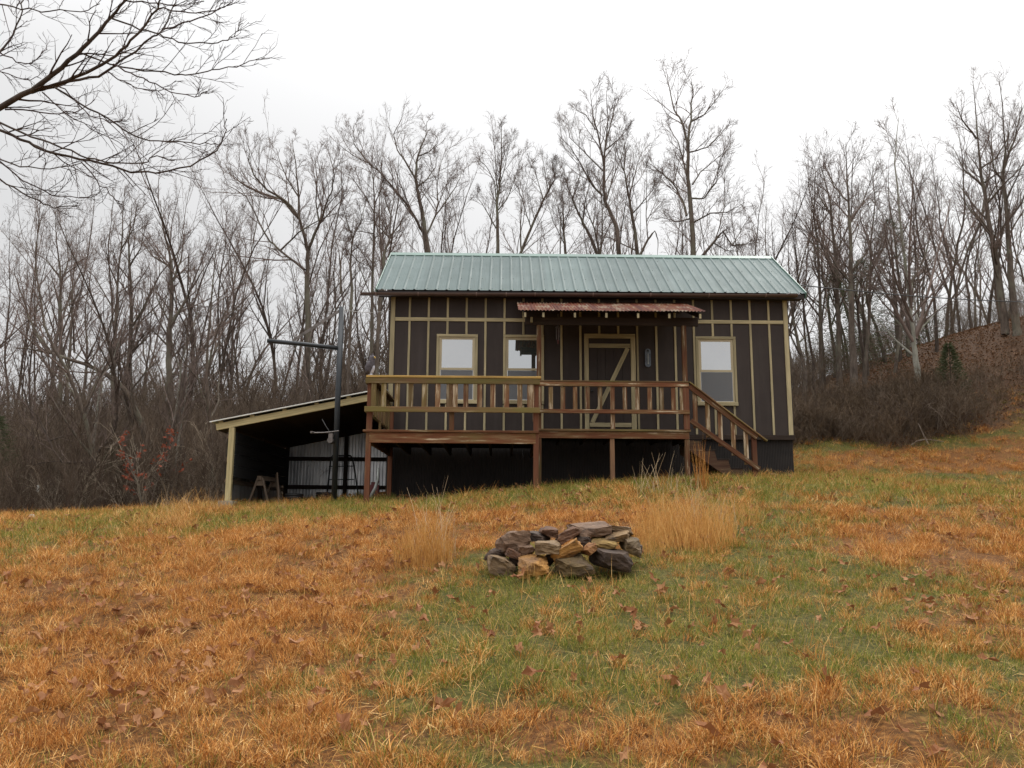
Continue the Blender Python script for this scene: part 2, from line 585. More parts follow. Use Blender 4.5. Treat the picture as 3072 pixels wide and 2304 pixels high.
def leafmat(name, cols, trans=0.25, rough=0.75, blade=False):
    m, t, b = mat(name)
    oi = nd(t, 'ShaderNodeObjectInfo')
    if blade:
        g = nd(t, 'ShaderNodeAttribute', attribute_name='blade').outputs['Fac']
    else:
        g = noise(t, coords(t, 'Object', rnd=True), 9.0, 2)
    f = mth(t, 'ADD', mth(t, 'MULTIPLY', oi.outputs['Random'], 0.4), mth(t, 'MULTIPLY', g, 0.6))
    k = len(cols)
    c = ramp(t, f, [(0.08 + 0.84 * i / (k - 1), cols[i]) for i in range(k)])
    t.links.new(c, b.inputs['Base Color'])
    b.inputs['Roughness'].default_value = rough
    b.inputs['Specular IOR Level'].default_value = 0.25
    tr = nd(t, 'ShaderNodeBsdfTranslucent')
    t.links.new(c, tr.inputs[0])
    mx = nd(t, 'ShaderNodeMixShader', inp={0: trans})
    t.links.new(b.outputs[0], mx.inputs[1])
    t.links.new(tr.outputs[0], mx.inputs[2])
    t.links.new(mx.outputs[0], t.nodes['Material Output'].inputs[0])
    return m


M['dead_grass'] = leafmat('dead_grass', [(0.14, 0.048, 0.014), (0.35, 0.137, 0.032), (0.56, 0.248, 0.058), (0.74, 0.385, 0.11), (0.94, 0.66, 0.30)], 0.14, blade=True)
M['green_grass'] = leafmat('green_grass', [(0.07, 0.092, 0.014), (0.15, 0.185, 0.024), (0.25, 0.265, 0.042), (0.42, 0.32, 0.085), (0.66, 0.47, 0.20)], 0.14, blade=True)
M['straw'] = leafmat('straw', [(0.46, 0.23, 0.06), (0.64, 0.36, 0.11), (0.82, 0.56, 0.24)], 0.12, blade=True)
M['pale_straw'] = leafmat('pale_straw', [(0.50, 0.37, 0.22), (0.66, 0.50, 0.32)], 0.2, blade=True)
M['dry_leaf'] = leafmat('dry_leaf', [(0.13, 0.05, 0.022), (0.26, 0.105, 0.042), (0.36, 0.18, 0.08), (0.19, 0.075, 0.034)], 0.15)
M['red_leaf'] = leafmat('red_leaf', [(0.22, 0.055, 0.03), (0.32, 0.09, 0.045), (0.26, 0.075, 0.04)], 0.25)
M['needles'] = leafmat('needles', [(0.05, 0.062, 0.026), (0.075, 0.088, 0.04), (0.06, 0.07, 0.034)], 0.2)
M['litter_leaf'] = leafmat('litter_leaf', [(0.075, 0.034, 0.017), (0.135, 0.066, 0.031), (0.20, 0.11, 0.057), (0.095, 0.045, 0.022)], 0.1)


def stone_mat():
    m, t, b = mat('field_stone')
    v = coords(t, 'Object', (1, 1, 2.2))
    oi = nd(t, 'ShaderNodeObjectInfo')
    n = noise(t, v, 7.0, 6, 0.65)
    n2 = noise(t, v, 2.6, 4, 0.6)
    col = nd(t, 'ShaderNodeAttribute', attribute_type='OBJECT', attribute_name='tint')
    c = mixc(t, ramp(t, n, [(0.35, 0.0), (0.65, 1.0)]), mixc(t, 1.0, col.outputs['Color'], (0.42, 0.38, 0.36), 'MULTIPLY'), col.outputs['Color'])
    c = mixc(t, ramp(t, n2, [(0.56, 0), (0.72, 0.6)]), c, (0.15, 0.10, 0.068))
    c = mixc(t, ramp(t, noise(t, v, 4.2, 5, 0.7), [(0.55, 0), (0.68, 0.85)]), c, (0.04, 0.03, 0.025))
    t.links.new(c, b.inputs['Base Color'])
    b.inputs['Roughness'].default_value = 0.85
    bump(t, b, noise(t, v, 24.0, 6, 0.7), 0.9, 0.02)
    return m


M['stone'] = stone_mat()


def ground_mat():
    m, t, b = mat('meadow_ground')
    v = coords(t, 'World', rnd=False)
    a = nd(t, 'ShaderNodeVertexColor', layer_name='cover')
    sp = nd(t, 'ShaderNodeSeparateColor')
    t.links.new(a.outputs[0], sp.inputs[0])
    n1, n2, n3 = noise(t, v, 1.6, 6, 0.65), noise(t, v, 22.0, 5, 0.7), noise(t, v, 6.0, 6, 0.7)
    dead = ramp(t, n2, [(0.3, (0.045, 0.02, 0.008)), (0.52, (0.14, 0.06, 0.018)), (0.74, (0.33, 0.155, 0.045))])
    green = ramp(t, n2, [(0.3, (0.03, 0.027, 0.008)), (0.52, (0.08, 0.073, 0.018)), (0.74, (0.20, 0.145, 0.045))])
    c = mixc(t, ramp(t, mth(t, 'ADD', sp.outputs[0], mth(t, 'MULTIPLY', mth(t, 'SUBTRACT', n3, 0.5), 0.9)), [(0.3, 0), (0.7, 1)]), dead, green)
    litter = ramp(t, n2, [(0.3, (0.026, 0.016, 0.009)), (0.5, (0.07, 0.037, 0.02)), (0.7, (0.14, 0.076, 0.04))])
    c = mixc(t, ramp(t, mth(t, 'ADD', sp.outputs[1], mth(t, 'MULTIPLY', mth(t, 'SUBTRACT', n3, 0.5), 0.8)), [(0.35, 0), (0.65, 1)]), c, litter)
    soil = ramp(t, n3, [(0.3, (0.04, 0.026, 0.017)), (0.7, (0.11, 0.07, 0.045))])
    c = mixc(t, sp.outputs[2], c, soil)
    t.links.new(c, b.inputs['Base Color'])
    b.inputs['Roughness'].default_value = 0.95
    b.inputs['Specular IOR Level'].default_value = 0.15
    bump(t, b, n2, 0.6, 0.05)
    return m


M['ground'] = ground_mat()

# ------------------------------------------------------------------ ground cover mask
GREEN = [(1750, 1850, 480, 150, 1.5), (2300, 1700, 330, 170, 1.3), (2450, 1900, 320, 120, 1.1), (1650, 1700, 380, 60, 0.8), (1500, 1960, 260, 110, 0.45),
         (2560, 1465, 560, 55, 1.5), (2950, 1455, 250, 45, 0.7), (1750, 1462, 520, 34, 1.6), (1180, 1522, 300, 34, 1.5), (860, 1545, 220, 30, 1.0), (2300, 1560, 170, 50, 0.6),
         (900, 2070, 110, 60, 1.0), (130, 1605, 180, 26, 0.7), (400, 1550, 220, 20, 0.6), (2700, 1325, 280, 14, 0.7), (1050, 1780, 80, 40, 0.5), (2150, 2050, 260, 70, 0.35), (480, 1655, 60, 20, .4),
         (1300, 2030, 200, 70, .7), (1500, 1840, 220, 110, .7), (2050, 1990, 500, 90, .6), (2750, 1760, 240, 60, .6), (1150, 1640, 60, 24, .5), (2650, 2080, 300, 70, .5), (1900, 2150, 120, 50, .5)]
DEAD = [(500, 1850, 620, 260, 1.0), (300, 2180, 520, 170, 1.0), (1050, 1625, 460, 55, 1.1), (1960, 1580, 270, 80, 1.2), (2820, 1640, 330, 80, 0.9), (2560, 2150, 650, 110, 0.75),
        (2950, 1930, 190, 130, 0.6), (1300, 1570, 350, 32, 0.9), (2900, 1385, 300, 34, 1.1), (1450, 2200, 380, 80, 0.55), (1150, 1760, 230, 60, .5), (2450, 1530, 260, 22, .8), (2700, 1870, 160, 40, .5), (2080, 1730, 110, 40, .6)]


def blobs(lst):
    out = []
    for px, py, rx, ry, w in lst:
        c = onground(px, py)
        dep = c[1] - CAM[1]
        near, far = onground(px, py + ry), onground(px, max(py - ry, 1316))
        out.append((c[0], c[1], rx * dep / F, max(0.2, c[1] - near[1]), max(0.25, min(far[1] - c[1], 6.0)), w))
    return np.array(out)


GB, DB = blobs(GREEN), blobs(DEAD)


def greenness(x, y):
    s = np.zeros_like(x)
    for B, sg in ((GB, 1), (DB, -1)):
        for cx, cy, rx, rn, rf, w in B:
            ry = np.where(y < cy, rn, rf)
            s += sg * w * np.exp(-((x - cx) / rx) ** 2 - ((y - cy) / ry) ** 2)
    s = 1.3 * s + 1.0 * fbm(x * 0.9, y * 0.9, 21, 4) + 0.85 * fbm(x * 2.9, y * 2.9, 31, 3) + 0.9 * fbm(x * 8.0, y * 8.0, 37, 2)
    return 1 / (1 + np.exp(-2.1 * (s - 0.08)))


def forest(x, y):
    """1 where the woodland floor begins"""
    edge = np.where(x < -3.5, 4.6 + 0.10 * (x + 3.5), np.where(x < 9.2, 6.2, np.where(x < 14.5, 7.2, 7.2 + (x - 14.5) * 0.2)))
    return 1 / (1 + np.exp(-(y - edge + 1.2 * fbm(x * 0.5, y * 0.5, 41, 3)) * 2.2))


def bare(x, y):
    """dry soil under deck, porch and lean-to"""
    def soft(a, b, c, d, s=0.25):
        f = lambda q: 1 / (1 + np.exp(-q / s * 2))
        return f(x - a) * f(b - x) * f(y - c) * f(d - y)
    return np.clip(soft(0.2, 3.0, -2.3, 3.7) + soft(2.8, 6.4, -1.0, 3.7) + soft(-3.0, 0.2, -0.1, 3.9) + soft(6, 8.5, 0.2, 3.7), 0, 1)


def make_ground():
    def axis(lo, hi, flo, fhi, step):
        fine = np.arange(flo, fhi + 1e-6, step)
        def out(s, e):
            r, d, p = [], step, s
            while abs(p - s) < abs(e - s):
                d *= 1.16
                p = p + math.copysign(d, e - s)
                r.append(p)
            return r
        return np.array(sorted(out(flo, lo) + list(fine) + out(fhi, hi)))
    xs, ys = axis(-400, 400, -9, 14, 0.16), axis(-300, 500, -15, 8, 0.16)
    X, Y = np.meshgrid(xs, ys)
    Z = height(X, Y)
    nx, ny = len(xs), len(ys)
    V = np.stack([X, Y, Z], -1).reshape(-1, 3)
    i = np.arange(nx * ny).reshape(ny, nx)
    Fq = np.stack([i[:-1, :-1], i[:-1, 1:], i[1:, 1:], i[1:, :-1]], -1).reshape(-1, 4)
    me = bpy.data.meshes.new('ground')
    me.vertices.add(len(V))
    me.vertices.foreach_set('co', V.ravel())
    me.loops.add(Fq.size)
    me.loops.foreach_set('vertex_index', Fq.ravel().astype(np.int32))
    me.polygons.add(len(Fq))
    me.polygons.foreach_set('loop_start', np.arange(0, Fq.size, 4, dtype=np.int32))
    me.update(calc_edges=True)
    me.polygons.foreach_set('use_smooth', [True] * len(Fq))
    ca = me.color_attributes.new('cover', 'FLOAT_COLOR', 'POINT')
    xf, yf = X.ravel(), Y.ravel()
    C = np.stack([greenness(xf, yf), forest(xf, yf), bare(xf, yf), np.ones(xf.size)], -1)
    ca.data.foreach_set('color', C.ravel())
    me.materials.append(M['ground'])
    o = bpy.data.objects.new('ground', me)
    COL.objects.link(o)
    setp(o, 'sloping meadow of orange dead grass with patches of green', kind='structure')


make_ground()

# ================================================================== CABIN
S = 0.4064
LX, DY = 8.534, 3.75
SLOPE = math.atan2(4.527 - 3.018, 1.877 + 0.253)
ZW = 3.05
cabin = thing('cabin', (LX / 2, DY / 2, hz(LX / 2, 0)), 'small dark brown board and batten cabin with green metal roof', 'cabin')
b = MB()
zr = 3.018 + 0.253 * math.tan(SLOPE) - 0.03
b.add([(0, 0, 0), (LX, 0, 0), (LX, DY, 0), (0, DY, 0), (0, 0, zr), (LX, 0, zr), (LX, DY, zr), (0, DY, zr), (0, DY / 2, zr + DY / 2 * math.tan(SLOPE)), (LX, DY / 2, zr + DY / 2 * math.tan(SLOPE))],
      [(0, 3, 2, 1), (0, 1, 5, 4), (1, 2, 6, 9, 5), (2, 3, 7, 6), (3, 0, 4, 8, 7), (4, 5, 9, 8), (6, 7, 8, 9)])
b.build('wall', M['brown_siding'], cabin)
TT = M['tan_trim']
WIN = [(0.995, 1.872), (2.415, 3.285), (6.530, 7.390)]
WZ0, WZ1 = 0.61, 2.11
DOOR = (4.145, 5.235)


def batten(x, z0, z1):
    beam('batten', (x, -0.011, z0), (x, -0.011, z1), 0.046, 0.020, TT, cabin, roll=math.pi / 2 * 0)


for k in range(1, 21):
    x = k * S
    segs = [(0.0, 2.395), (2.475, 2.92)]
    for a, c in WIN:
        if a - 0.02 < x < c + 0.02:
            segs = [(0.0, WZ0 - 0.004), (WZ1 + 0.004, 2.395), (2.475, 2.92)]
    if DOOR[0] - 0.03 < x < DOOR[1] + 0.01:
        segs = [(2.152, 2.395), (2.475, 2.92)]
    for z0, z1 in segs:
        batten(x, z0, z1)
beam('band_board', (0.095, -0.012, 2.435), (LX - 0.095, -0.012, 2.435), 0.022, 0.078, TT, cabin)
for x in (0.046, LX - 0.046):
    beam('corner_board', (x, -0.0135, 0.0), (x, -0.0135, 2.96), 0.094, 0.025, TT, cabin)
for x, s in ((-0.0135, 1), (LX + 0.0135, -1)):
    beam('corner_board', (x, 0.048, 0.0), (x, 0.048, 3.0), 0.025, 0.094, M['brown_siding'], cabin)
beam('sill_board', (-0.02, -0.02, -0.055), (LX + 0.02, -0.02, -0.055), 0.04, 0.10, M['dark_wood'], cabin)
for x in (-0.02, LX + 0.02):
    beam('sill_board', (x, 0.02, -0.055), (x, DY, -0.055), 0.036, 0.10, M['dark_wood'], cabin)


def corrugated(w, L, pitch, depth, per=6, rows=1):
    n = max(2, int(round(w / pitch * per)))
    xs = np.linspace(0, w, n + 1)
    zz = depth / 2 * np.sin(xs / pitch * 2 * math.pi)
    v, f = [], []
    for r in range(rows + 1):
        for x, z in zip(xs, zz):
            v.append((x, L * r / rows, z))
    for r in range(rows):
        for i in range(n):
            a = r * (n + 1) + i
            f.append((a, a + 1, a + n + 2, a + n + 1))
    return v, f


def sheet_obj(name, mesh, parent, mw):
    o = bpy.data.objects.new(name, mesh)
    o.parent = parent
    mm = mw.copy()
    mm.translation = mw.translation - world_origin(parent)
    o.matrix_local = mm
    COL.objects.link(o)
    return o


def sheet_mesh(name, vf, m, thick=0.0015):
    me = bpy.data.meshes.new(name)
    me.from_pydata(vf[0], [], vf[1])
    me.materials.append(m)
    me.polygons.foreach_set('use_smooth', [True] * len(vf[1]))
    me.update()
    return me


# skirting of ribbed dark metal, upright sheets: local y -> up
UP = Matrix(((1, 0, 0, 0), (0, 0, -1, 0), (0, 1, 0, 0), (0, 0, 0, 1)))      # local (x,y,z) -> (x,-z,y)
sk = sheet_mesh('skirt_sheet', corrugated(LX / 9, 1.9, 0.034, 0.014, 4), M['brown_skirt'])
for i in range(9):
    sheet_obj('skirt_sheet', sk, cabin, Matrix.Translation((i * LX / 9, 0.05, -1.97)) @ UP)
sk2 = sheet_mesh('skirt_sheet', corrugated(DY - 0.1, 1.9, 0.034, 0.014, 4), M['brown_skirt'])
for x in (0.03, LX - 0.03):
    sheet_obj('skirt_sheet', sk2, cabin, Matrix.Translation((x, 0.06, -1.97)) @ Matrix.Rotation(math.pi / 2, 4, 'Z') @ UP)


# --- roof panels with ribs
def rib_panel():
    w, L = 0.9144, math.hypot(1.877 + 0.253, 4.527 - 3.018)
    prof = []
    for k in range(4):
        c = 0.1143 + k * 0.2286
        prof += [(c - 0.030, 0), (c - 0.012, 0.017), (c + 0.012, 0.017), (c + 0.030, 0)]
        if k < 3:
            prof += [(c + 0.095, 0), (c + 0.10, 0.003), (c + 0.106, 0), (c + 0.123, 0), (c + 0.129, 0.003), (c + 0.134, 0)]
    prof = [(0, 0)] + prof + [(w, 0)]
    mb = MB()
    n = len(prof)
    v = [(x, 0, z) for x, z in prof] + [(x, L, z) for x, z in prof] + [(x, 0, z - 0.004) for x, z in prof] + [(x, L, z - 0.004) for x, z in prof]
    f = []
    for i in range(n - 1):
        f += [(i, i + 1, n + i + 1, n + i), (2 * n + i + 1, 2 * n + i, 3 * n + i, 3 * n + i + 1), (2 * n + i, 2 * n + i + 1, i + 1, i), (n + i, n + i + 1, 3 * n + i + 1, 3 * n + i)]
    mb.add(v, f, 0)
    for k in range(4):
        for s_ in (0.06, 0.75, 1.45, 2.15):
            x, y = 0.1143 + k * 0.2286 + 0.052, s_ * L / 2.61 + 0.03
            r = 0.0085
            mb.add([(x - r, y - r, 0.0), (x + r, y - r, 0.0), (x + r, y + r, 0.0), (x - r, y + r, 0.0), (x, y, 0.011)], [(0, 1, 4), (1, 2, 4), (2, 3, 4), (3, 0, 4)], 1)
    me = bpy.data.meshes.new('roof_panel')
    me.from_pydata(np.concatenate(mb.v).tolist(), [], mb.f)
    me.materials.append(M['roof'])
    me.materials.append(M['screw'])
    me.polygons.foreach_set('material_index', mb.m)
    me.update()
    return me, L


rp, RL = rib_panel()
RX0 = -0.284
for i in range(10):
    sheet_obj('roof_panel', rp, cabin, Matrix.Translation((RX0 + i * 0.9144 + 0.0005 * (i % 2), -0.253, 3.018)) @ Matrix.Rotation(SLOPE, 4, 'X'))
    sheet_obj('roof_panel', rp, cabin, Matrix.Translation((RX0 + (i + 1) * 0.9144, 2 * 1.877 + 0.253, 3.018)) @ Matrix.Rotation(math.pi, 4, 'Z') @ Matrix.Rotation(SLOPE, 4, 'X'))
ts = math.tan(SLOPE)
b = MB()
e = 0.15
b.add([(RX0 - 0.02, 1.877 - e, 4.527 - e * ts + 0.026), (RX0 + 9.164, 1.877 - e, 4.527 - e * ts + 0.026), (RX0 + 9.164, 1.877, 4.557), (RX0 - 0.02, 1.877, 4.557), (RX0 - 0.02, 1.877 + e, 4.527 - e * ts + 0.026), (RX0 + 9.164, 1.877 + e, 4.527 - e * ts + 0.026),
       (RX0 - 0.02, 1.877 - e, 4.527 - e * ts + 0.008), (RX0 + 9.164, 1.877 - e, 4.527 - e * ts + 0.008)],
      [(0, 1, 2, 3), (3, 2, 5, 4), (6, 7, 1, 0)])
b.build('ridge_cap', M['ridge'], cabin)
for x in (RX0 - 0.012, RX0 + 9.156):         # rake trims and fascia at both gables, front and back slope
    for (y0, z0, y1, z1) in ((-0.253, 3.018, 1.87, 4.522), (4.007, 3.018, 1.884, 4.522)):
        beam('rake_trim', (x, y0, z0 - 0.05), (x, y1, z1 - 0.05), 0.022, 0.15, M['ridge'], cabin)
for y0, y1 in ((-0.225, -0.245), (3.979, 3.999)):
    beam('fascia', (RX0 + 0.02, y0, 2.945), (RX0 + 9.12, y0, 2.945), 0.022, 0.11, M['soffit'], cabin)
b = MB()
for y0, y1 in ((-0.21, -0.002), (DY + 0.002, DY + 0.2)):
    b.box((RX0 + 0.03, y0, 2.915), (RX0 + 9.11, y1, 2.93))
b.build('soffit', M['soffit'], cabin)
# gutter (half round, open at the top) with brackets and joints
b = MB()
th = np.linspace(math.pi, 2 * math.pi, 9)
g0, g1 = np.array([-0.60, -0.315, 2.918]), np.array([8.66, -0.315, 2.972])
for rr, flip in ((0.058, False), (0.052, True)):
    v = [tuple(p + np.array([0, rr * math.cos(a), rr * math.sin(a)])) for p in (g0, g1) for a in th]
    f = [(i, i + 1, 9 + i + 1, 9 + i) for i in range(8)]
    b.add(v, [tuple(reversed(q)) for q in f] if flip else f)
for p in (g0, g1):
    b.add([tuple(p + np.array([0, 0.058 * math.cos(a), 0.058 * math.sin(a)])) for a in th], [tuple(range(9))])
gut = b.build('gutter', M['gutter'], cabin, smooth=False)
for x in (-0.28, 0.61, 1.84, 2.47, 3.08, 4.31, 5.53, 6.77, 7.98):
    b = MB()
    z = g0[2] + (g1[2] - g0[2]) * (x - g0[0]) / (g1[0] - g0[0])
    v = [(x + dx, -0.315 + 0.0625 * math.cos(a), z + 0.0625 * math.sin(a)) for dx in (-0.014, 0.014) for a in th]
    b.add(v, [(i, i + 1, 9 + i + 1, 9 + i) for i in range(8)])
    b.box((x - 0.012, -0.385, z - 0.002), (x + 0.012, -0.235, z + 0.006))
    b.build('bracket', M['gutter_joint'], gut)


# --- windows
def window(x0, x1, shade):
    w = bpy.data.objects.new('window', None)
    w.parent = cabin
    w.location = Vector(((x0 + x1) / 2, 0, WZ0)) - cabin.location
    w.empty_display_size = 0.1
    COL.objects.link(w)
    z0, z1, c = WZ0, WZ1, 0.058
    beam('casing', (x0, -0.017, z1 - c / 2), (x1, -0.017, z1 - c / 2), 0.034, c, TT, w)
    beam('casing', (x0 + c / 2, -0.016, z0 + 0.075), (x0 + c / 2, -0.016, z1 - c), c, 0.032, TT, w)
    beam('casing', (x1 - c / 2, -0.016, z0 + 0.075), (x1 - c / 2, -0.016, z1 - c), c, 0.032, TT, w)
    beam('sill', (x0, -0.028, z0 + 0.0375), (x1, -0.028, z0 + 0.0375), 0.056, 0.075, TT, w)
    a0, a1, zz0, zz1 = x0 + c, x1 - c, z0 + 0.075, z1 - c
    V = M['vinyl']
    b = MB()
    fw, t = 0.034, 0.012
    b.box((a0, -t, zz1 - fw), (a1, 0.001, zz1))
    b.box((a0, -t, zz0), (a1, 0.001, zz0 + 0.02))
    b.box((a0, -t, zz0 + 0.02), (a0 + fw, 0.001, zz1 - fw))
    b.box((a1 - fw, -t, zz0 + 0.02), (a1, 0.001, zz1 - fw))
    b.build('frame', V, w)
    zm = (zz0 + zz1) / 2 - 0.01
    b = MB()
    b.box((a0 + fw, -0.02, zm - 0.022), (a1 - fw, 0.002, zm + 0.024))
    b.box((a0 + fw, -0.007, zm + 0.024), (a0 + fw + 0.022, 0.002, zz1 - fw))
    b.box((a1 - fw - 0.022, -0.007, zm + 0.024), (a1 - fw, 0.002, zz1 - fw))
    b.box((a0 + fw + 0.022, -0.007, zz1 - fw - 0.02), (a1 - fw - 0.022, 0.002, zz1 - fw))
    b.build('sash', V, w)
    gm = M['glass_blind'] if shade else M['glass']
    b = MB()
    b.box((a0 + fw + 0.022, -0.004, zm + 0.024), (a1 - fw - 0.022, -0.001, zz1 - fw - 0.02))
    b.build('pane', gm, w)
    b = MB()
    b.box((a0 + fw, -0.004, zz0 + 0.02), (a1 - fw, -0.001, zm - 0.022))
    b.build('pane', gm, w)
    b = MB()
    b.box((a0 + fw + 0.008, -0.0105, zz0 + 0.028), (a1 - fw - 0.008, -0.0095, zm - 0.03))
    b.build('insect_screen', M['screen'], w)


for (a, c), sh in zip(WIN, (1, 0, 1)):
    window(a, c, sh)

# --- door: dark planks, tan Z brace, tan casing
door = bpy.data.objects.new('door', None)
door.parent = cabin
door.location = Vector((4.69, 0, 0.02)) - cabin.location
COL.objects.link(door)
d0, d1, dz0, dz1 = DOOR[0] + 0.095, DOOR[1] - 0.105, 0.02, 2.04
for i in range(5):
    w_ = (d1 - d0) / 5
    b = MB()
    b.box((d0 + i * w_ + 0.003, -0.022, dz0), (d0 + (i + 1) * w_ - 0.003, -0.002, dz1))
    b.build('plank', M['brown_siding'], door)
beam('casing', (DOOR[0] + 0.046, -0.016, 0.0), (DOOR[0] + 0.046, -0.016, 2.05), 0.092, 0.032, TT, door)
beam('casing', (DOOR[1] - 0.051, -0.016, 0.0), (DOOR[1] - 0.051, -0.016, 2.05), 0.102, 0.032, TT, door)
beam('casing', (DOOR[0], -0.017, 2.098), (DOOR[1], -0.017, 2.098), 0.034, 0.096, TT, door)
beam('brace', (d0 + 0.005, -0.032, 1.885), (d1 - 0.005, -0.032, 1.885), 0.02, 0.09, TT, door)
beam('brace', (d0 + 0.005, -0.032, 0.185), (d1 - 0.005, -0.032, 0.185), 0.02, 0.09, TT, door)
beam('brace', (d0 + 0.06, -0.0315, 0.235), (d1 - 0.06, -0.0315, 1.835), 0.019, 0.088, TT, door)
b = MB()
b.tube([(d0 + 0.055, -0.022, 0.9), (d0 + 0.055, -0.075, 0.9)], [0.012, 0.012], 8)
b.tube([(d0 + 0.055, -0.065, 0.9), (d0 + 0.055, -0.08, 0.9), (d0 + 0.055, -0.105, 0.9), (d0 + 0.055, -0.118, 0.9)], [0.018, 0.03, 0.028, 0.012], 10)
b.build('handle', M['dark_metal'], door, smooth=True)

# ================================================================== DECK (lower, left) and PORCH (upper, right)
RW, MW, RP = M['red_wood'], M['moss_wood'], M['red_post']
FL = -0.285
deck = thing('wooden_deck', (1.5, -1.5, -1.6), 'lower red stained timber deck with mossy railing left of the porch', 'deck')
X0, X1, YF = 0.05, 3.05, -3.0
for i in range(21):
    y = YF - 0.03 + 0.07 + i * 0.1425
    if y > -0.06:
        break
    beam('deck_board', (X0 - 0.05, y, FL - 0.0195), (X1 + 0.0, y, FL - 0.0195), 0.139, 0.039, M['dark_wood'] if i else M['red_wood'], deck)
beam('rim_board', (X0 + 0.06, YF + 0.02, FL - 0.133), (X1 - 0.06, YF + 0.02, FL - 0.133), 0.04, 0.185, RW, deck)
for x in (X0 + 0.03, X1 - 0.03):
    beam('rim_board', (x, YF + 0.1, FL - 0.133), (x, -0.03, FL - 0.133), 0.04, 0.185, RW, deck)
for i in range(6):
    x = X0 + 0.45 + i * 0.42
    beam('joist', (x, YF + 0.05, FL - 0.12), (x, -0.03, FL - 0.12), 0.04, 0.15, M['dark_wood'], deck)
for x, y in ((X0 + 0.045, YF + 0.05), (X1 - 0.055, YF + 0.05), (X0 + 0.045, -0.12)):
    beam('post', (x, y, hz(x, y) - 0.15), (x, y, 0.53), 0.09, 0.09, RP, deck)
beam('post', (1.53, YF - 0.01, FL), (1.53, YF - 0.01, 0.53), 0.085, 0.04, RW, deck)
# front railing
beam('cap_rail', (X0 - 0.02, YF + 0.02, 0.648), (X1 + 0.03, YF + 0.02, 0.648), 0.15, 0.04, M['tan_cap'], deck)
beam('rail', (X0 - 0.03, YF - 0.03, 0.575), (X1 + 0.01, YF - 0.03, 0.575), 0.038, 0.098, MW, deck)
beam('rail', (X0 - 0.03, YF - 0.055, 0.068), (X1 + 0.01, YF - 0.055, 0.068), 0.038, 0.092, MW, deck)
for x in (0.165, 0.34, 0.575, 0.81, 1.045, 1.28, 1.475, 1.585, 1.77, 2.01, 2.24, 2.48, 2.71, 2.90):
    beam('baluster', (x, YF - 0.015, 0.025), (x, YF - 0.015, 0.60), 0.088 if x < 2.88 else 0.12, 0.036, M['peeling_moss'] if x < 1.2 else M['peeling_wood'], deck)
# left side railing
beam('cap_rail', (X0 + 0.04, YF + 0.10, 0.65), (X0 + 0.04, -0.06, 0.65), 0.14, 0.038, MW, deck)
beam('rail', (X0 - 0.02, YF + 0.06, 0.575), (X0 - 0.02, -0.05, 0.575), 0.038, 0.096, MW, deck)
beam('rail', (X0 - 0.02, YF + 0.06, 0.068), (X0 - 0.02, -0.05, 0.068), 0.038, 0.09, MW, deck)
for i in range(11):
    y = YF + 0.3 + i * 0.235
    beam('baluster', (X0 + 0.02, y, 0.03 if i % 5 else FL), (X0 + 0.02, y, 0.60), 0.036, 0.088, MW, deck)
# short return railing on the right, up to the porch corner
beam('cap_rail', (X1 - 0.05, YF + 0.10, 0.65), (X1 - 0.05, -1.62, 0.65), 0.10, 0.038, MW, deck)
beam('rail', (X1 - 0.012, YF + 0.06, 0.575), (X1 - 0.012, -1.6, 0.575), 0.036, 0.096, RW, deck)
beam('rail', (X1 - 0.012, YF + 0.06, 0.068), (X1 - 0.012, -1.6, 0.068), 0.036, 0.09, RW, deck)
for i in range(5):
    y = YF + 0.28 + i * 0.235
    beam('baluster', (X1 - 0.05, y, 0.03), (X1 - 0.05, y, 0.60), 0.036, 0.088, RW, deck)

porch = thing('porch', (4.55, -0.8, -1.1), 'raised entrance porch with red railing and rusted tin roof in front of the door', 'porch')
PX0, PX1, PYF, PF = 3.07, 6.01, -1.5, -0.075
for i in range(11):
    y = PYF - 0.03 + 0.07 + i * 0.1425
    if y > -0.06:
        break
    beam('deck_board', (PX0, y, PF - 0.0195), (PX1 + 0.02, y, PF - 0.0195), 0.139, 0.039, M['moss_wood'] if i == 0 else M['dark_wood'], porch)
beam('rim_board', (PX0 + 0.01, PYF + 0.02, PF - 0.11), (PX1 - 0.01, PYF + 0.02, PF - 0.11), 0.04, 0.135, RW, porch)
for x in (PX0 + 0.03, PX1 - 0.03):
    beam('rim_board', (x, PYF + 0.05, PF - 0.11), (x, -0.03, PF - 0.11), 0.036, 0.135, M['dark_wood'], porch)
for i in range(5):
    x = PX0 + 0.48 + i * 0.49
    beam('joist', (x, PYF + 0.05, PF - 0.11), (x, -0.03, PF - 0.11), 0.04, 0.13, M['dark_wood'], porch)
PP1, PP2 = PX0 + 0.045, PX1 - 0.05
beam('post', (PP1, PYF + 0.055, hz(PP1, PYF) - 0.15), (PP1, PYF + 0.055, 1.975), 0.09, 0.09, RW, porch)
beam('post', (PP2, PYF + 0.055, hz(PP2, PYF) - 0.15), (PP2, PYF + 0.055, 1.985), 0.09, 0.09, RW, porch)
beam('post', (4.52, PYF + 0.06, hz(4.52, PYF) - 0.15), (4.52, PYF + 0.06, PF - 0.04), 0.085, 0.085, M['brown_post'], porch, bev=0.003)
beam('cap_rail', (PX0 + 0.04, PYF + 0.0, 0.852), (PX1 - 0.005, PYF + 0.0, 0.852), 0.11, 0.026, MW, porch)
beam('rail', (PX0 + 0.01, PYF - 0.03, 0.795), (PX1 - 0.0, PYF - 0.03, 0.795), 0.038, 0.086, RW, porch)
beam('rail', (PX0 + 0.01, PYF - 0.05, 0.262), (PX1 - 0.0, PYF - 0.05, 0.262), 0.038, 0.076, RW, porch)
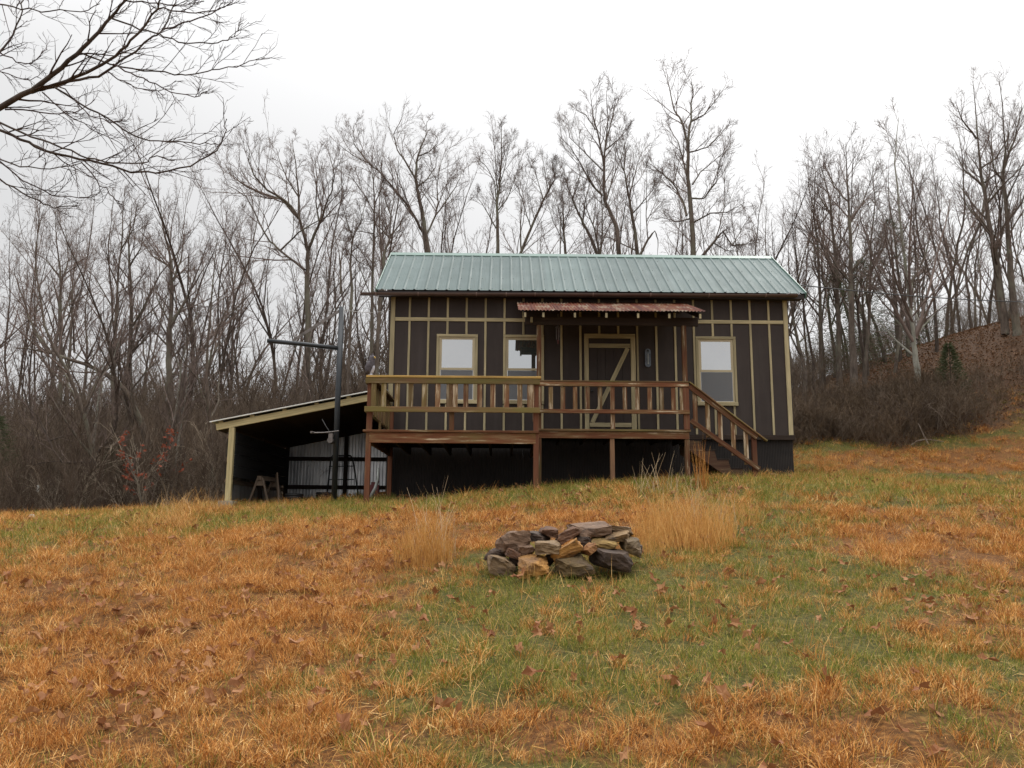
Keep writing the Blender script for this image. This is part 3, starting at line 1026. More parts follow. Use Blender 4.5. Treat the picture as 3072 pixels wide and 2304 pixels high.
for x in (3.12, 3.34, 3.575, 3.81, 4.05, 4.29, 4.53, 4.77, 5.01, 5.25, 5.48, 5.71, 5.875):
    beam('baluster', (x, PYF - 0.012, 0.225 if abs(x - 4.53) > .1 else PF), (x, PYF - 0.012, 0.745), 0.084, 0.034, M['peeling_wood'], porch)
beam('newel', (PX1 - 0.055, PYF - 0.018, PF), (PX1 - 0.055, PYF - 0.018, 0.75), 0.115, 0.036, RP, porch)
# porch roof
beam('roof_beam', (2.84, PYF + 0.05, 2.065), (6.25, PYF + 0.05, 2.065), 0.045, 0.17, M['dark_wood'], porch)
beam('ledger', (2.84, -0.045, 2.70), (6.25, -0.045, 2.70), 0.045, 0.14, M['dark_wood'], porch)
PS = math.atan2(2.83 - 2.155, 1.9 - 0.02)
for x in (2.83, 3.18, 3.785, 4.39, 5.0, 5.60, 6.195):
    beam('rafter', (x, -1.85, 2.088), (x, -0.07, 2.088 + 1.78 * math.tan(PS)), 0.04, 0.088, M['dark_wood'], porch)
    b = MB()
    b.box((x - 0.0202, -1.874, 2.035), (x + 0.0202, -1.8535, 2.124))
    b.build('rafter_end', M['tan_trim'], porch)
beam('beam_end', (2.965, -1.58, 2.06), (2.965, -1.505, 2.06), 0.045, 0.10, M['tan_trim'], porch)
shx = [2.70, 3.42, 4.13, 4.83, 5.53, 6.31]
rs = sheet_mesh('roof_sheet', corrugated(0.77, 2.0, 0.068, 0.018, 6, 3), M['rust'])
for i in range(5):
    mw = Matrix.Translation((shx[i], -1.9, 2.162 + 0.004 * (i % 2) + (0.006 if i == 4 else 0))) @ Matrix.Rotation(PS, 4, 'X')
    if i == 4:
        mw = mw @ Matrix.Translation((0, 0, 0.0))
    o = sheet_obj('roof_sheet', rs, porch, mw)

stairs = thing('porch_stairs', (6.6, -1.0, -1.0), 'weathered red wooden steps with sloping handrail at the right end of the porch', 'stairs')
a0, a1 = np.array([6.0, -1.5, 0.80]), np.array([7.31, -1.5, -0.215])
slope = (a1[2] - a0[2]) / (a1[0] - a0[0])
for yy in (-1.52,):
    Pt = lambda x, z: (x, yy, z)
    beam('handrail', Pt(6.02, 0.775), Pt(7.30, 0.775 + 1.28 * slope), 0.038, 0.10, RW, stairs)
    beam('cap_rail', Pt(6.02, 0.85), Pt(7.48, 0.85 + 1.46 * slope), 0.11, 0.024, MW, stairs)
    beam('handrail', Pt(6.03, 0.105), Pt(7.31, 0.105 + 1.28 * slope * 0.93), 0.038, 0.09, RW, stairs)
    for x in (6.13, 6.37, 6.605, 6.85, 7.09):
        beam('baluster', (x, yy + 0.036, 0.08 + (x - 6.03) * slope * 0.93 - 0.05), (x, yy + 0.036, 0.77 + (x - 6.02) * slope), 0.084, 0.034, M['peeling_wood'], stairs)
    beam('newel', (7.25, yy + 0.06, hz(7.25, yy) - 0.1), (7.25, yy + 0.06, 0.77 + 1.2 * slope), 0.09, 0.085, RP, stairs)
TZ = [(6.02, 6.28, -0.25), (6.28, 6.54, -0.435), (6.54, 6.80, -0.61), (6.80, 7.06, -0.785)]
for x0, x1, z in TZ:
    for yc in (-1.23, -0.95, -0.67):
        beam('tread', ((x0 + x1) / 2 - 0.01, yc - 0.137, z - 0.019), ((x0 + x1) / 2 - 0.01, yc + 0.137, z - 0.019), 0.27, 0.038, M['dark_wood'], stairs)
    beam('riser', (x1 - 0.03, -1.36, z - 0.115), (x1 - 0.03, -0.54, z - 0.115), 0.02, 0.15, M['dark_wood'], stairs)
for yy in (-1.40, -0.54):
    poly = [(6.02, -0.27)]
    for x0, x1, z in TZ:
        poly += [(x0, z - 0.04), (x1 - 0.042, z - 0.04)]
    poly += [(7.02, -1.15), (6.95, -1.12), (6.02, -0.47)]
    poly = [poly[0]] + poly[2:]
    b = MB()
    b.prism(poly, yy - 0.019, yy + 0.019)
    b.build('stringer', M['stair_wood'], stairs)

# ================================================================== LEAN-TO SHED
shed = thing('lean_to_shed', (-1.6, 1.7, -1.4), 'open lean-to shed of black boards and galvanised sheet left of the cabin', 'shed')
SY0, SY1 = -0.45, 4.1
sl = 0.205
zf = lambda x: 0.045 + (x + 3.42) * sl                 # underside of roof sheets at front rafter top
TS = M['tan_shed']
for y in (SY0 + 0.02, 1.8, SY1 - 0.03):
    beam('rafter', (-3.42, y, zf(-3.42) - 0.015), (-0.02, y, zf(-0.02) - 0.015), 0.04, 0.135, TS if y < 0 else M['dark_wood'], shed)
for x in (-3.33, -2.70, -2.05, -1.40, -0.75, -0.12):
    beam('purlin', (x, SY0 + 0.07, zf(x) + 0.072), (x, SY1, zf(x) + 0.072), 0.09, 0.038, M['dark_wood'], shed)  # dark colour carries the shade under the roof; the ends stay tan
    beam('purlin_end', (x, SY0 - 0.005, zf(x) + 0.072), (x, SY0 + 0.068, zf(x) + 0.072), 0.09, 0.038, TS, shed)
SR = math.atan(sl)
for i in range(8):                      # added dark boards; their colour gives the roof underside its shade
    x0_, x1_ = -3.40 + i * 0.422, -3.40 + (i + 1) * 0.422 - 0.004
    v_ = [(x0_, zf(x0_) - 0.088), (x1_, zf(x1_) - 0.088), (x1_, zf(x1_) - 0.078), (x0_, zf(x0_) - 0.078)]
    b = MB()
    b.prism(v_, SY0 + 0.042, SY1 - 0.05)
    b.build('shade_board', M['dark_wood'], shed)
ss = sheet_mesh('roof_sheet', corrugated(3.62, 0.95, 0.076, 0.016, 6), M['galv'])
for i in range(5):
    # corrugation runs down slope: local x across Y, local y down the slope
    o = None
sv = corrugated(0.95, 3.62, 0.076, 0.018, 6)
ss = sheet_mesh('roof_sheet', sv, M['galv'])
for i in range(5):
    mw = Matrix.Translation((-3.53, SY0 - 0.06 + i * 0.925 + 0.95, zf(-3.53) + 0.103 + 0.003 * (i % 2))) @ Matrix.Rotation(-SR, 4, 'Y') @ Matrix.Rotation(-math.pi / 2, 4, 'Z')
    sheet_obj('roof_sheet', ss, shed, mw)
beam('edge_trim', (-3.535, SY0 - 0.066, zf(-3.535) + 0.106), (-0.03, SY0 - 0.066, zf(-0.03) + 0.106), 0.008, 0.022, M['white_paint'], shed, bev=0.001)
pz = hz(-3.1, -0.38)
beam('post', (-3.1, -0.40, pz + 0.10), (-3.1, -0.40, zf(-3.1) - 0.085), 0.11, 0.10, TS, shed)
b = MB()
b.box((-3.25, -0.56, pz - 0.2), (-2.95, -0.26, pz + 0.12))
b.build('pier', M['concrete'], shed)
beam('post', (-3.1, 1.8, -1.6), (-3.1, 1.8, zf(-3.1) - 0.08), 0.09, 0.09, M['dark_wood'], shed)
beam('post', (-3.1, SY1 - 0.08, -1.6), (-3.1, SY1 - 0.08, zf(-3.1) - 0.08), 0.09, 0.09, M['dark_wood'], shed)
beam('post', (-1.6, SY1 - 0.08, -1.6), (-1.6, SY1 - 0.08, zf(-1.6) - 0.08), 0.09, 0.09, M['dark_wood'], shed)
# inner lining of wide black boards on the left wall
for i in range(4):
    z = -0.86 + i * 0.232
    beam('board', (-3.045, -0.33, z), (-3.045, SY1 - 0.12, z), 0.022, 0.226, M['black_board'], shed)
# outer girts and upright sheets on the left wall
for z in (-0.15, -0.62, -1.05):
    beam('girt', (-3.175, -0.40, z), (-3.175, SY1, z), 0.038, 0.09, M['gray_wood'], shed)
lw = sheet_mesh('wall_sheet', corrugated(0.9, 1.36, 0.09, 0.022, 6), M['galv'])
for i in range(5):
    sheet_obj('wall_sheet', lw, shed, Matrix.Translation((-3.21, -0.34 + i * 0.89, -1.42)) @ Matrix.Rotation(math.pi / 2, 4, 'Z') @ UP)
# back wall
def box_rib(w, L, pitch, depth):
    v, f, xs = [], [], []
    for k in range(int(round(w / pitch))):
        x = k * pitch
        xs += [(x, 0), (x + .5 * pitch, 0), (x + .56 * pitch, -depth), (x + .94 * pitch, -depth)]
    xs.append((int(round(w / pitch)) * pitch, 0))
    for yy in (0, L):
        v += [(x, yy, z) for x, z in xs]
    n = len(xs)
    return v, [(i, i + 1, n + i + 1, n + i) for i in range(n - 1)]


bw = sheet_mesh('wall_sheet', box_rib(0.64, 1.95, 0.08, 0.055), M['galv'])
bw.polygons.foreach_set('use_smooth', [False] * len(bw.polygons))
for i in range(5):
    sheet_obj('wall_sheet', bw, shed, Matrix.Translation((-3.1 + i * 0.64, SY1 - 0.005 * (i % 2), -1.5)) @ UP)
for z in (-0.26, -0.98):
    beam('girt', (-3.05, SY1 - 0.06, z), (0.1, SY1 - 0.06, z), 0.038, 0.10, M['dark_wood'], shed)

# --- things in and before the shed
saw = thing('sawhorse', (-2.75, 0.7, hz(-2.75, 0.7)), 'old grey wooden sawhorse standing under the lean-to roof', 'sawhorse', rz=0)
sz = hz(-2.75, 0.7)
beam('top_beam', (-2.72, 0.35, sz + 0.5), (-2.60, 1.25, sz + 0.5), 0.09, 0.09, M['gray_wood'], saw)
for (x, y) in ((-2.71, 0.42), (-2.61, 1.18)):
    for s_ in (-1, 1):
        beam('leg', (x + s_ * 0.05, y, sz + 0.5), (x + s_ * 0.21, y - 0.03, hz(x, y) - 0.02), 0.04, 0.075, M['gray_wood'], saw)
    beam('cross_piece', (x - 0.09, y - 0.02, sz + 0.40), (x + 0.09, y - 0.02, sz + 0.40), 0.02, 0.12, M['gray_wood'], saw)
plank = beam('leaning_plank', (-2.32, 0.5, hz(-2.3, 0.5)), (-2.46, 0.75, sz + 0.62), 0.03, 0.10, M['gray_wood'], None)
setp(plank, 'short grey plank leaning on end beside the sawhorse', 'plank')
fr = thing('tube_frame', (-1.75, 3.4, -1.2), 'dark bent tube frame with cross bars against the galvanised back wall', 'frame')
fz = hz(-1.6, 3.3)
b = MB()
for dy in (0.0,):
    b.tube([(-1.95, 3.55, fz), (-1.92, 3.6, 0.55 + fz), (-1.9, 3.62, 0.98 + fz), (-1.86, 3.62, 1.05 + fz), (-1.4, 3.55, 1.05 + fz), (-1.33, 3.5, 0.98 + fz), (-1.22, 3.42, 0.5 + fz), (-1.12, 3.36, fz)], 0.02, 8)
b.build('hoop', M['dark_metal'], fr, smooth=True)
for zz in (0.45, 0.78):
    b = MB()
    b.tube([(-1.93, 3.59, fz + zz), (-1.24 - zz * .05, 3.45, fz + zz)], 0.014, 6)
    b.build('cross_bar', M['dark_metal'], fr)
o = beam('timber_offcut', (-0.75, 3.2, hz(-.7, 3.2) + 0.06), (-0.2, 2.9, hz(-.2, 2.9) + 0.06), 0.09, 0.06, M['orange_board'], None)
setp(o, 'orange brown timber offcut lying at the foot of the galvanised wall', 'timber')
b = MB()
rz_ = hz(0.0, 1.9)
b.tube([(0.0, 3.3, rz_ + .9), (-0.02, 3.2, rz_ + .6), (-0.05, 3.05, rz_ + .3), (-0.12, 2.9, rz_)], [0.03, 0.04, 0.05, 0.05], 8)
b = MB()
x_, y_ = -0.24, -0.2
zz = hz(x_, y_)
b.tube([(x_ + 0.10, y_, zz + 0.62), (x_ + 0.11, y_, zz + 0.40), (x_ + 0.06, y_, zz + 0.2), (x_ - 0.03, y_, zz + 0.02)], [0.022, 0.026, 0.035, 0.04], 8)
o = b.build('curved_pipe', M['pale_pipe'], loc=(x_, y_, zz), smooth=True)
setp(o, 'pale curved pipe standing at the left end of the cabin skirting', 'pipe')
b = MB()
x_, y_ = -0.32, 0.6
zz = hz(x_, y_)
b.box((x_ - 0.10, y_ - 0.07, zz - 0.01), (x_ + 0.10, y_ + 0.07, zz + 0.27))
b.box((x_ - 0.07, y_ - 0.02, zz + 0.27), (x_ + 0.02, y_ + 0.02, zz + 0.33))
b.tube([(x_ + 0.05, y_, zz + 0.26), (x_ + 0.09, y_, zz + 0.36)], 0.018, 8)
o = b.build('fuel_can', M['red_plastic'], loc=(x_, y_, zz))
setp(o, 'dark red can on the ground behind the left deck post', 'can')
for k, (x_, y_, s_) in enumerate(((-2.1, 0.9, 0.17), (-1.55, 1.6, 0.2))):
    zz = hz(x_, y_)
    b = MB()
    tt = np.linspace(0, 2 * math.pi, 20)
    for q in range(3):
        b.tube([(x_ + s_ * math.cos(a), y_ + s_ * math.sin(a), zz + 0.04 + q * 0.055) for a in tt], 0.035, 6, cap=False)
    o = b.build('hose_coil', M['dark_metal'], loc=(x_, y_, zz), smooth=True)
    setp(o, ['black coil lying beside the leaning plank in the shed', 'black coil lying below the tube frame in the shed'][k], 'coil')

# --- hoist pole
hx, hy = -0.84, -1.05
hzz = hz(hx, hy)
ho = thing('hoist_pole', (hx, hy, hzz), 'tall black steel pole with a side arm and crank winch', 'hoist')
b = MB()
b.tube([(hx + 0.0, hy, hzz - 0.2), (hx - 0.01, hy, 0.5), (hx - 0.005, hy, 2.41)], 0.055, 14)
b.build('pole', M['steel_black'], ho, smooth=True)
b = MB()
b.tube([(hx - 0.04, hy, 1.565), (hx - 0.75, hy, 1.64), (-2.30, hy, 1.705)], 0.045, 12)
b.build('arm', M['steel_black'], ho, smooth=True)
beam('brace', (-1.80, hy, 1.71), (hx + 0.0, hy - 0.02, 2.36), 0.012, 0.055, M['steel_grey'], ho)
wn = MB()
wz = -0.21
wn.box((hx - 0.13, hy - 0.16, wz - 0.05), (hx - 0.05, hy - 0.05, wz + 0.05))
wn.tube([(hx - 0.09, hy - 0.02, wz - 0.09), (hx - 0.09, hy - 0.2, wz - 0.09)], 0.055, 12)
wn = wn.build('winch', M['steel_grey'], ho)
b = MB()
b.tube([(hx + 0.06, hy - 0.13, wz + 0.10), (hx - 0.12, hy - 0.16, wz + 0.07), (hx - 0.24, hy - 0.2, wz + 0.055), (hx - 0.40, hy - 0.22, wz + 0.05)], 0.014, 6)
b.tube([(hx - 0.40, hy - 0.21, wz + 0.05), (hx - 0.43, hy - 0.33, wz + 0.05)], 0.022, 8)
b.build('crank', M['steel_grey'], wn)
b = MB()
b.tube([(hx - 0.13, hy - 0.12, wz + 0.1), (hx - 0.2, hy - 0.12, wz + 0.2), (hx - 0.28, hy - 0.1, wz + 0.33)], 0.01, 6)
b.build('chain', M['dark_metal'], ho)
cab = MB()
pts = [np.array([hx, hy, 2.36]) * (1 - t) + np.array([-0.02, -0.01, 2.62]) * t - np.array([0, 0, 0.05 * math.sin(math.pi * t)]) for t in np.linspace(0, 1, 9)]
cab.tube(pts, 0.006, 5)
o = cab.build('guy_wire', M['pale_cable'], loc=(hx, hy, 2.36))
setp(o, 'thin pale wire from the pole top to the cabin corner', 'wire')

# --- owl decoy on the deck rail
owl = thing('owl_decoy', (0.085, -2.97, 0.668), 'grey owl decoy perched on the left corner of the deck railing', 'owl decoy')


def lathe(mb, spine, radii, n=14, sq=1.0):
    V, f = [], []
    for (cx, cy, cz), (rx, ry) in zip(spine, radii):
        for j in range(n):
            a = 2 * math.pi * j / n
            V.append((cx + rx * math.cos(a), cy + ry * math.sin(a), cz))
    k = len(spine)
    for i in range(k - 1):
        for j in range(n):
            f.append((i * n + j, i * n + (j + 1) % n, (i + 1) * n + (j + 1) % n, (i + 1) * n + j))
    f += [tuple(range(n - 1, -1, -1)), tuple(range((k - 1) * n, k * n))]
    mb.add(V, f)


ox, oy, oz = 0.085, -2.97, 0.668
b = MB()
sp = [(-0.02, 0, 0.03), (-0.02, 0, 0.07), (-0.015, 0, 0.12), (-0.005, 0, 0.18), (0.005, 0, 0.235), (0.014, 0, 0.27), (0.02, 0, 0.30), (0.024, 0, 0.335), (0.024, 0, 0.362), (0.02, 0, 0.375)]
rd = [(0.032, 0.036), (0.055, 0.055), (0.07, 0.068), (0.074, 0.07), (0.066, 0.064), (0.055, 0.058), (0.057, 0.06), (0.052, 0.056), (0.034, 0.04), (0.012, 0.014)]
lathe(b, [(ox + x, oy + y, oz + z) for x, y, z in sp], rd)
owl_m = simple('owl_plumage', (0.075, 0.064, 0.072), 0.7, 0.55, 26.0)
owl_l = simple('owl_light', (0.42, 0.42, 0.46), 0.7, 0.3, 22.0)
b.build('body', owl_m, owl, smooth=True)
b = MB()
for s_ in (-1, 1):
    y = oy + s_ * 0.032
    b.add([(ox + 0.005, y - 0.014, oz + 0.36), (ox + 0.04, y - 0.012, oz + 0.36), (ox + 0.022, y + 0.016, oz + 0.36), (ox + 0.034, y + s_ * 0.006, oz + 0.408)], [(0, 1, 3), (1, 2, 3), (2, 0, 3)])
b.build('ear_tufts', owl_m, owl)
for s_ in (-1, 1):
    b = MB()
    lathe(b, [(ox - 0.03 + x, oy + s_ * 0.058, oz + z) for x, z in ((-0.025, 0.035), (-0.02, 0.09), (-0.01, 0.16), (0.004, 0.22), (0.012, 0.25))], [(0.012, 0.008), (0.036, 0.016), (0.048, 0.02), (0.038, 0.018), (0.012, 0.008)], 10)
    b.build('wing', owl_m, owl, smooth=True)
b = MB()
lathe(b, [(ox + x, oy, oz + z) for x, z in ((0.01, 0.02), (0.012, 0.06), (0.026, 0.11), (0.034, 0.17), (0.03, 0.22))], [(0.03, 0.03), (0.045, 0.042), (0.048, 0.048), (0.042, 0.045), (0.02, 0.03)], 10)
b.build('breast', owl_l, owl, smooth=True)
for s_ in (-1, 1):
    b = MB()
    b.tube([(ox + 0.066, oy + s_ * 0.026, oz + 0.325), (ox + 0.083, oy + s_ * 0.03, oz + 0.327)], [0.018, 0.01], 10)
    b.build('eye', simple('owl_eye', (0.55, 0.35, 0.05), 0.3) if s_ < 0 else bpy.data.materials['owl_eye'], owl)
b = MB()
b.add([(ox + 0.07, oy - 0.012, oz + 0.315), (ox + 0.07, oy + 0.012, oz + 0.315), (ox + 0.073, oy, oz + 0.328), (ox + 0.097, oy, oz + 0.292)], [(0, 1, 3), (1, 2, 3), (2, 0, 3)])
b.build('beak', M['dark_metal'], owl)
b = MB()
b.box((ox - 0.03, oy - 0.045, oz), (ox + 0.06, oy + 0.045, oz + 0.012))
for s_ in (-1, 1):
    b.tube([(ox + 0.015, oy + s_ * 0.022, oz + 0.05), (ox + 0.02, oy + s_ * 0.024, oz + 0.01)], [0.016, 0.02], 8)
b.build('feet', owl_l, owl)

# --- wall plaque and hanging chime by the door
pl = thing('wall_plaque', (5.50, -0.03, 1.63), 'grey blue elongated round-ended plaque on the wall right of the door', 'wall plaque')
plm = simple('plaque_grey', (0.12, 0.14, 0.17), 0.4, 0.45, 16.0)
b = MB()
w_, h_ = 0.062, 0.2
poly = [(5.50 + w_ * math.cos(a), 1.63 + (h_ - w_) * (1 if math.sin(a) >= 0 else -1) + w_ * math.sin(a)) for a in np.linspace(0.001, 2 * math.pi - 0.2, 22)]
b.prism(poly, -0.036, -0.001)
b.build('plate', plm, pl)
b = MB()
b.tube([(5.50, -0.044, 1.52), (5.50, -0.044, 1.72)], 0.009, 8)
b.tube([(5.50, -0.044, 1.49), (5.50, -0.044, 1.505), (5.50, -0.044, 1.53)], [0.012, 0.018, 0.01], 8)
b.build('glass_tube', M['pale_pipe'], pl)
b = MB()
b.prism([(5.47, 1.765), (5.53, 1.765), (5.515, 1.80), (5.485, 1.80)], -0.042, -0.036)
b.build('top_badge', M['dark_metal'], pl)
ch = thing('wind_chime', (3.55, -0.55, 2.2), 'small dark wind chime hanging under the porch roof', 'wind chime')
b = MB()
b.tube([(3.55, -0.55, 2.44), (3.55, -0.55, 2.16)], 0.004, 5)
b.build('cord', M['pale_cable'], ch)
b = MB()
b.tube([(3.55, -0.55, 2.16), (3.55, -0.55, 2.145)], [0.055, 0.055], 12)
b.build('disc', M['steel_grey'], ch)
for k in range(5):
    a = k * 2 * math.pi / 5
    b = MB()
    b.tube([(3.55 + 0.04 * math.cos(a), -0.55 + 0.04 * math.sin(a), 2.145), (3.55 + 0.04 * math.cos(a), -0.55 + 0.04 * math.sin(a), 1.95 - 0.02 * k)], 0.008, 6)
    b.build('tube', M['steel_grey'], ch)
b = MB()
b.tube([(3.55, -0.55, 2.14), (3.55, -0.55, 1.86)], 0.003, 4)
b.tube([(3.55, -0.55, 1.88), (3.55, -0.55, 1.80)], [0.03, 0.012], 6)
b.build('sail', M['red_plastic'], ch)

# power line from the right gable to a pole beyond the frame
b = MB()
P0, P1 = np.array([8.87, 1.85, 3.9]), at(3500, 895, 14)
pts = [P0 * (1 - t) + P1 * t - np.array([0, 0, 0.9 * 4 * t * (1 - t) * 0.35]) for t in np.linspace(0, 1, 24)]
b.tube(pts, 0.016, 5)
o = b.build('power_line', M['cable'], loc=tuple(P0))
setp(o, 'thin dark overhead cable running right from the cabin gable', 'cable')

# ================================================================== STONES
random.seed(5)
OCH, GRY, DRK, LIL, GRN, BRN = (0.44, 0.215, 0.05), (0.25, 0.165, 0.085), (0.075, 0.045, 0.028), (0.23, 0.14, 0.085), (0.16, 0.105, 0.04), (0.17, 0.08, 0.038)
STN = [  # crop-pixel centre x,y, width,height, tilt deg, depth offset (m, + = further), thickness, tint, label
    (480, 620, 280, 180, -12, 0.00, 0.26, GRY, 'low grey stone at the left end of the stone pile'),
    (790, 625, 320, 165, 3, -0.12, 0.24, OCH, 'square ochre block at the front of the stone pile'),
    (1170, 615, 310, 165, 10, -0.10, 0.25, GRN, 'olive brown stone at the front centre of the pile'),
    (1540, 555, 350, 190, -5, 0.02, 0.30, DRK, 'large dark stone at the right front of the pile'),
    (1720, 440, 150, 190, 80, 0.14, 0.22, GRN, 'greenish stone standing at the right of the pile'),
    (1770, 455, 95, 105, 60, 0.30, 0.18, DRK, 'small dark stone at the right tip of the pile'),
    (600, 400, 290, 230, 8, 0.16, 0.28, LIL, 'big rounded lilac grey stone at the upper left of the pile'),
    (590, 510, 140, 90, -20, 0.02, 0.16, BRN, 'small reddish stone under the rounded lilac stone'),
    (430, 515, 170, 100, 15, 0.22, 0.2, DRK, 'dark flat stone half hidden at the left of the pile'),
    (700, 470, 120, 190, 85, 0.08, 0.2, LIL, 'narrow purple grey stone beside the rounded lilac stone'),
    (935, 445, 250, 130, 3, 0.02, 0.24, GRY, 'grey topped slab with dark red face in the middle'),
    (830, 345, 240, 90, -6, 0.26, 0.24, DRK, 'dark slab lying below the small top stone'),
    (930, 300, 175, 85, -3, 0.24, 0.2, BRN, 'small dark flat stone on top at the left'),
    (1105, 490, 330, 135, 33, -0.02, 0.2, OCH, 'long ochre block leaning diagonally in the middle'),
    (1320, 465, 125, 105, 38, -0.02, 0.16, (0.42, 0.20, 0.07), 'small orange stone wedged right of the leaning block'),
    (1095, 345, 250, 110, 30, 0.20, 0.22, BRN, 'dark brown slab leaning up towards the top slab'),
    (1250, 375, 190, 120, 10, 0.22, 0.24, DRK, 'dark stone in the hollow under the top slab'),
    (1320, 275, 340, 120, 9, 0.28, 0.30, LIL, 'largest grey slab crowning the stone pile'),
    (1590, 285, 310, 90, -6, 0.34, 0.26, GRY, 'flat grey slab at the top right of the pile'),
    (1585, 340, 240, 85, 6, 0.18, 0.2, (0.27, 0.17, 0.075), 'brown wedge under the flat grey slab'),
    (1465, 415, 270, 90, -3, 0.12, 0.2, (0.33, 0.21, 0.06), 'flat yellow ochre slab right of the middle'),
    (1430, 335, 200, 110, 0, 0.32, 0.22, DRK, 'added dark stone standing in for shade in the gap behind the yellow slab'),  # this and the next two are dark fill for the shaded gaps
    (640, 560, 160, 120, 30, 0.10, 0.2, DRK, 'added dark stone standing in for shade behind the square ochre block'),
    (960, 540, 120, 110, 50, 0.08, 0.18, DRK, 'added dark wedge standing in for shade behind the leaning ochre block'),
]
PB = onground(1600, 1722)
SYB = PB[1]


def stone(px, py, w, h, tilt, dy, th, tint, label):
    c = at(1350 + px * 0.3165, 1500 + py * 0.3165, SYB + dy)
    k = 0.3165 * (c[1] - CAM[1]) / F
    sx, sz_ = w * k * 0.88, h * k * 0.86
    bm = bmesh.new()
    bmesh.ops.create_cube(bm, size=1)
    bmesh.ops.subdivide_edges(bm, edges=bm.edges[:], cuts=5, use_grid_fill=True)
    sd_ = random.randint(0, 9999)
    rg = random.Random(sd_)
    # chop a few corners so that every block has its own outline
    planes = []
    for _ in range(6):
        n = Vector((rg.uniform(-1, 1), rg.uniform(-1, 1), rg.uniform(-1, 1))).normalized()
        planes.append((n, rg.uniform(0.44, 0.62)))
    for v in bm.verts:
        p = v.co.copy()
        for n, d_ in planes:
            q = p.dot(n) - d_
            if q > 0:
                p -= n * q
        q3 = Vector((p.x * 3.2 + sd_, p.y * 3.2, p.z * 6.0))
        p += mnoise.noise_vector(q3) * 0.055 + mnoise.noise_vector(q3 * 3.1) * 0.028
        p += Vector([rg.uniform(-1, 1) for _ in range(3)]) * 0.010
        v.co = Vector((p.x * sx, p.y * th * 1.15, p.z * sz_))
    bmesh.ops.rotate(bm, verts=bm.verts, cent=(0, 0, 0), matrix=Matrix.Rotation(R(rg.uniform(-25, 25)), 3, 'Z') @ Matrix.Rotation(R(rg.uniform(-4, 18)), 3, 'X'))
    bmesh.ops.rotate(bm, verts=bm.verts, cent=(0, 0, 0), matrix=Matrix.Rotation(R(-tilt), 3, 'Y'))
    me = bpy.data.meshes.new('stone')
    bm.to_mesh(me)
    bm.free()
    me.materials.append(M['stone'])
    o = bpy.data.objects.new('stone', me)
    o.location = c
    COL.objects.link(o)
    o['tint'] = tint
    setp(o, label, 'stone', 'stones heaped in the meadow')


for s_ in STN:
    stone(*s_)
# pale stone and marker far left, fallen branch at right
c = onground(95, 1556)
b = MB()
lathe(b, [(c[0], c[1], c[2] + z) for z in (-0.02, 0.03, 0.065, 0.08)], [(0.07, 0.05), (0.075, 0.055), (0.05, 0.04), (0.02, 0.02)], 8)
o = b.build('rock', M['white_stone'], loc=tuple(c))
setp(o, 'small white rock on the grass near the left edge', 'rock')
c = at(112, 1478, 6.5)
mk = thing('marker_stake', (c[0], c[1], hz(c[0], c[1])), 'slim stake with a white top among the brush at left', 'stake')
beam('stake', (c[0], c[1], hz(c[0], c[1]) - 0.1), (c[0], c[1], c[2] + 0.02), 0.04, 0.04, M['gray_wood'], mk)
b = MB()
b.box((c[0] - 0.024, c[1] - 0.024, c[2] + 0.022), (c[0] + 0.024, c[1] + 0.024, c[2] + 0.21))
b.build('white_top', M['white_paint'], mk)


def ground_pt(px, py, dz=0.0):
    g = onground(px, py)
    return g + np.array([0, 0, dz])


b = MB()
g = ground_pt(2785, 1335)
b.tube([g + (0, 0, 0.02), at(2772, 1308, g[1]), at(2755, 1270, g[1] + .1)], [0.022, 0.018, 0.008], 6)
b.tube([at(2778, 1318, g[1]), at(2800, 1320, g[1] + .1), at(2832, 1325, g[1] + .05)], [0.014, 0.012, 0.005], 5)
b.tube([at(2775, 1318, g[1]), at(2752, 1322, g[1] - .1), at(2734, 1334, g[1] - .2)], [0.014, 0.012, 0.006], 5)
o = b.build('fallen_branch', M['stick'], loc=tuple(g))
setp(o, 'bare forked branch lying on the grass right of the cabin', 'branch')
b = MB()
P_ = [ground_pt(x, y, 0.05) for x, y in ((2312, 1430), (2335, 1428), (2360, 1427), (2385, 1429))]
b.tube(P_, [0.012, 0.011, 0.009, 0.006], 6)
b.tube([P_[1], ground_pt(2325, 1438, 0.04)], [0.008, 0.004], 5)
o = b.build('fallen_branch', M['stick'], loc=tuple(P_[0]))
setp(o, 'pale thin stick lying at the right corner of the skirting', 'branch')

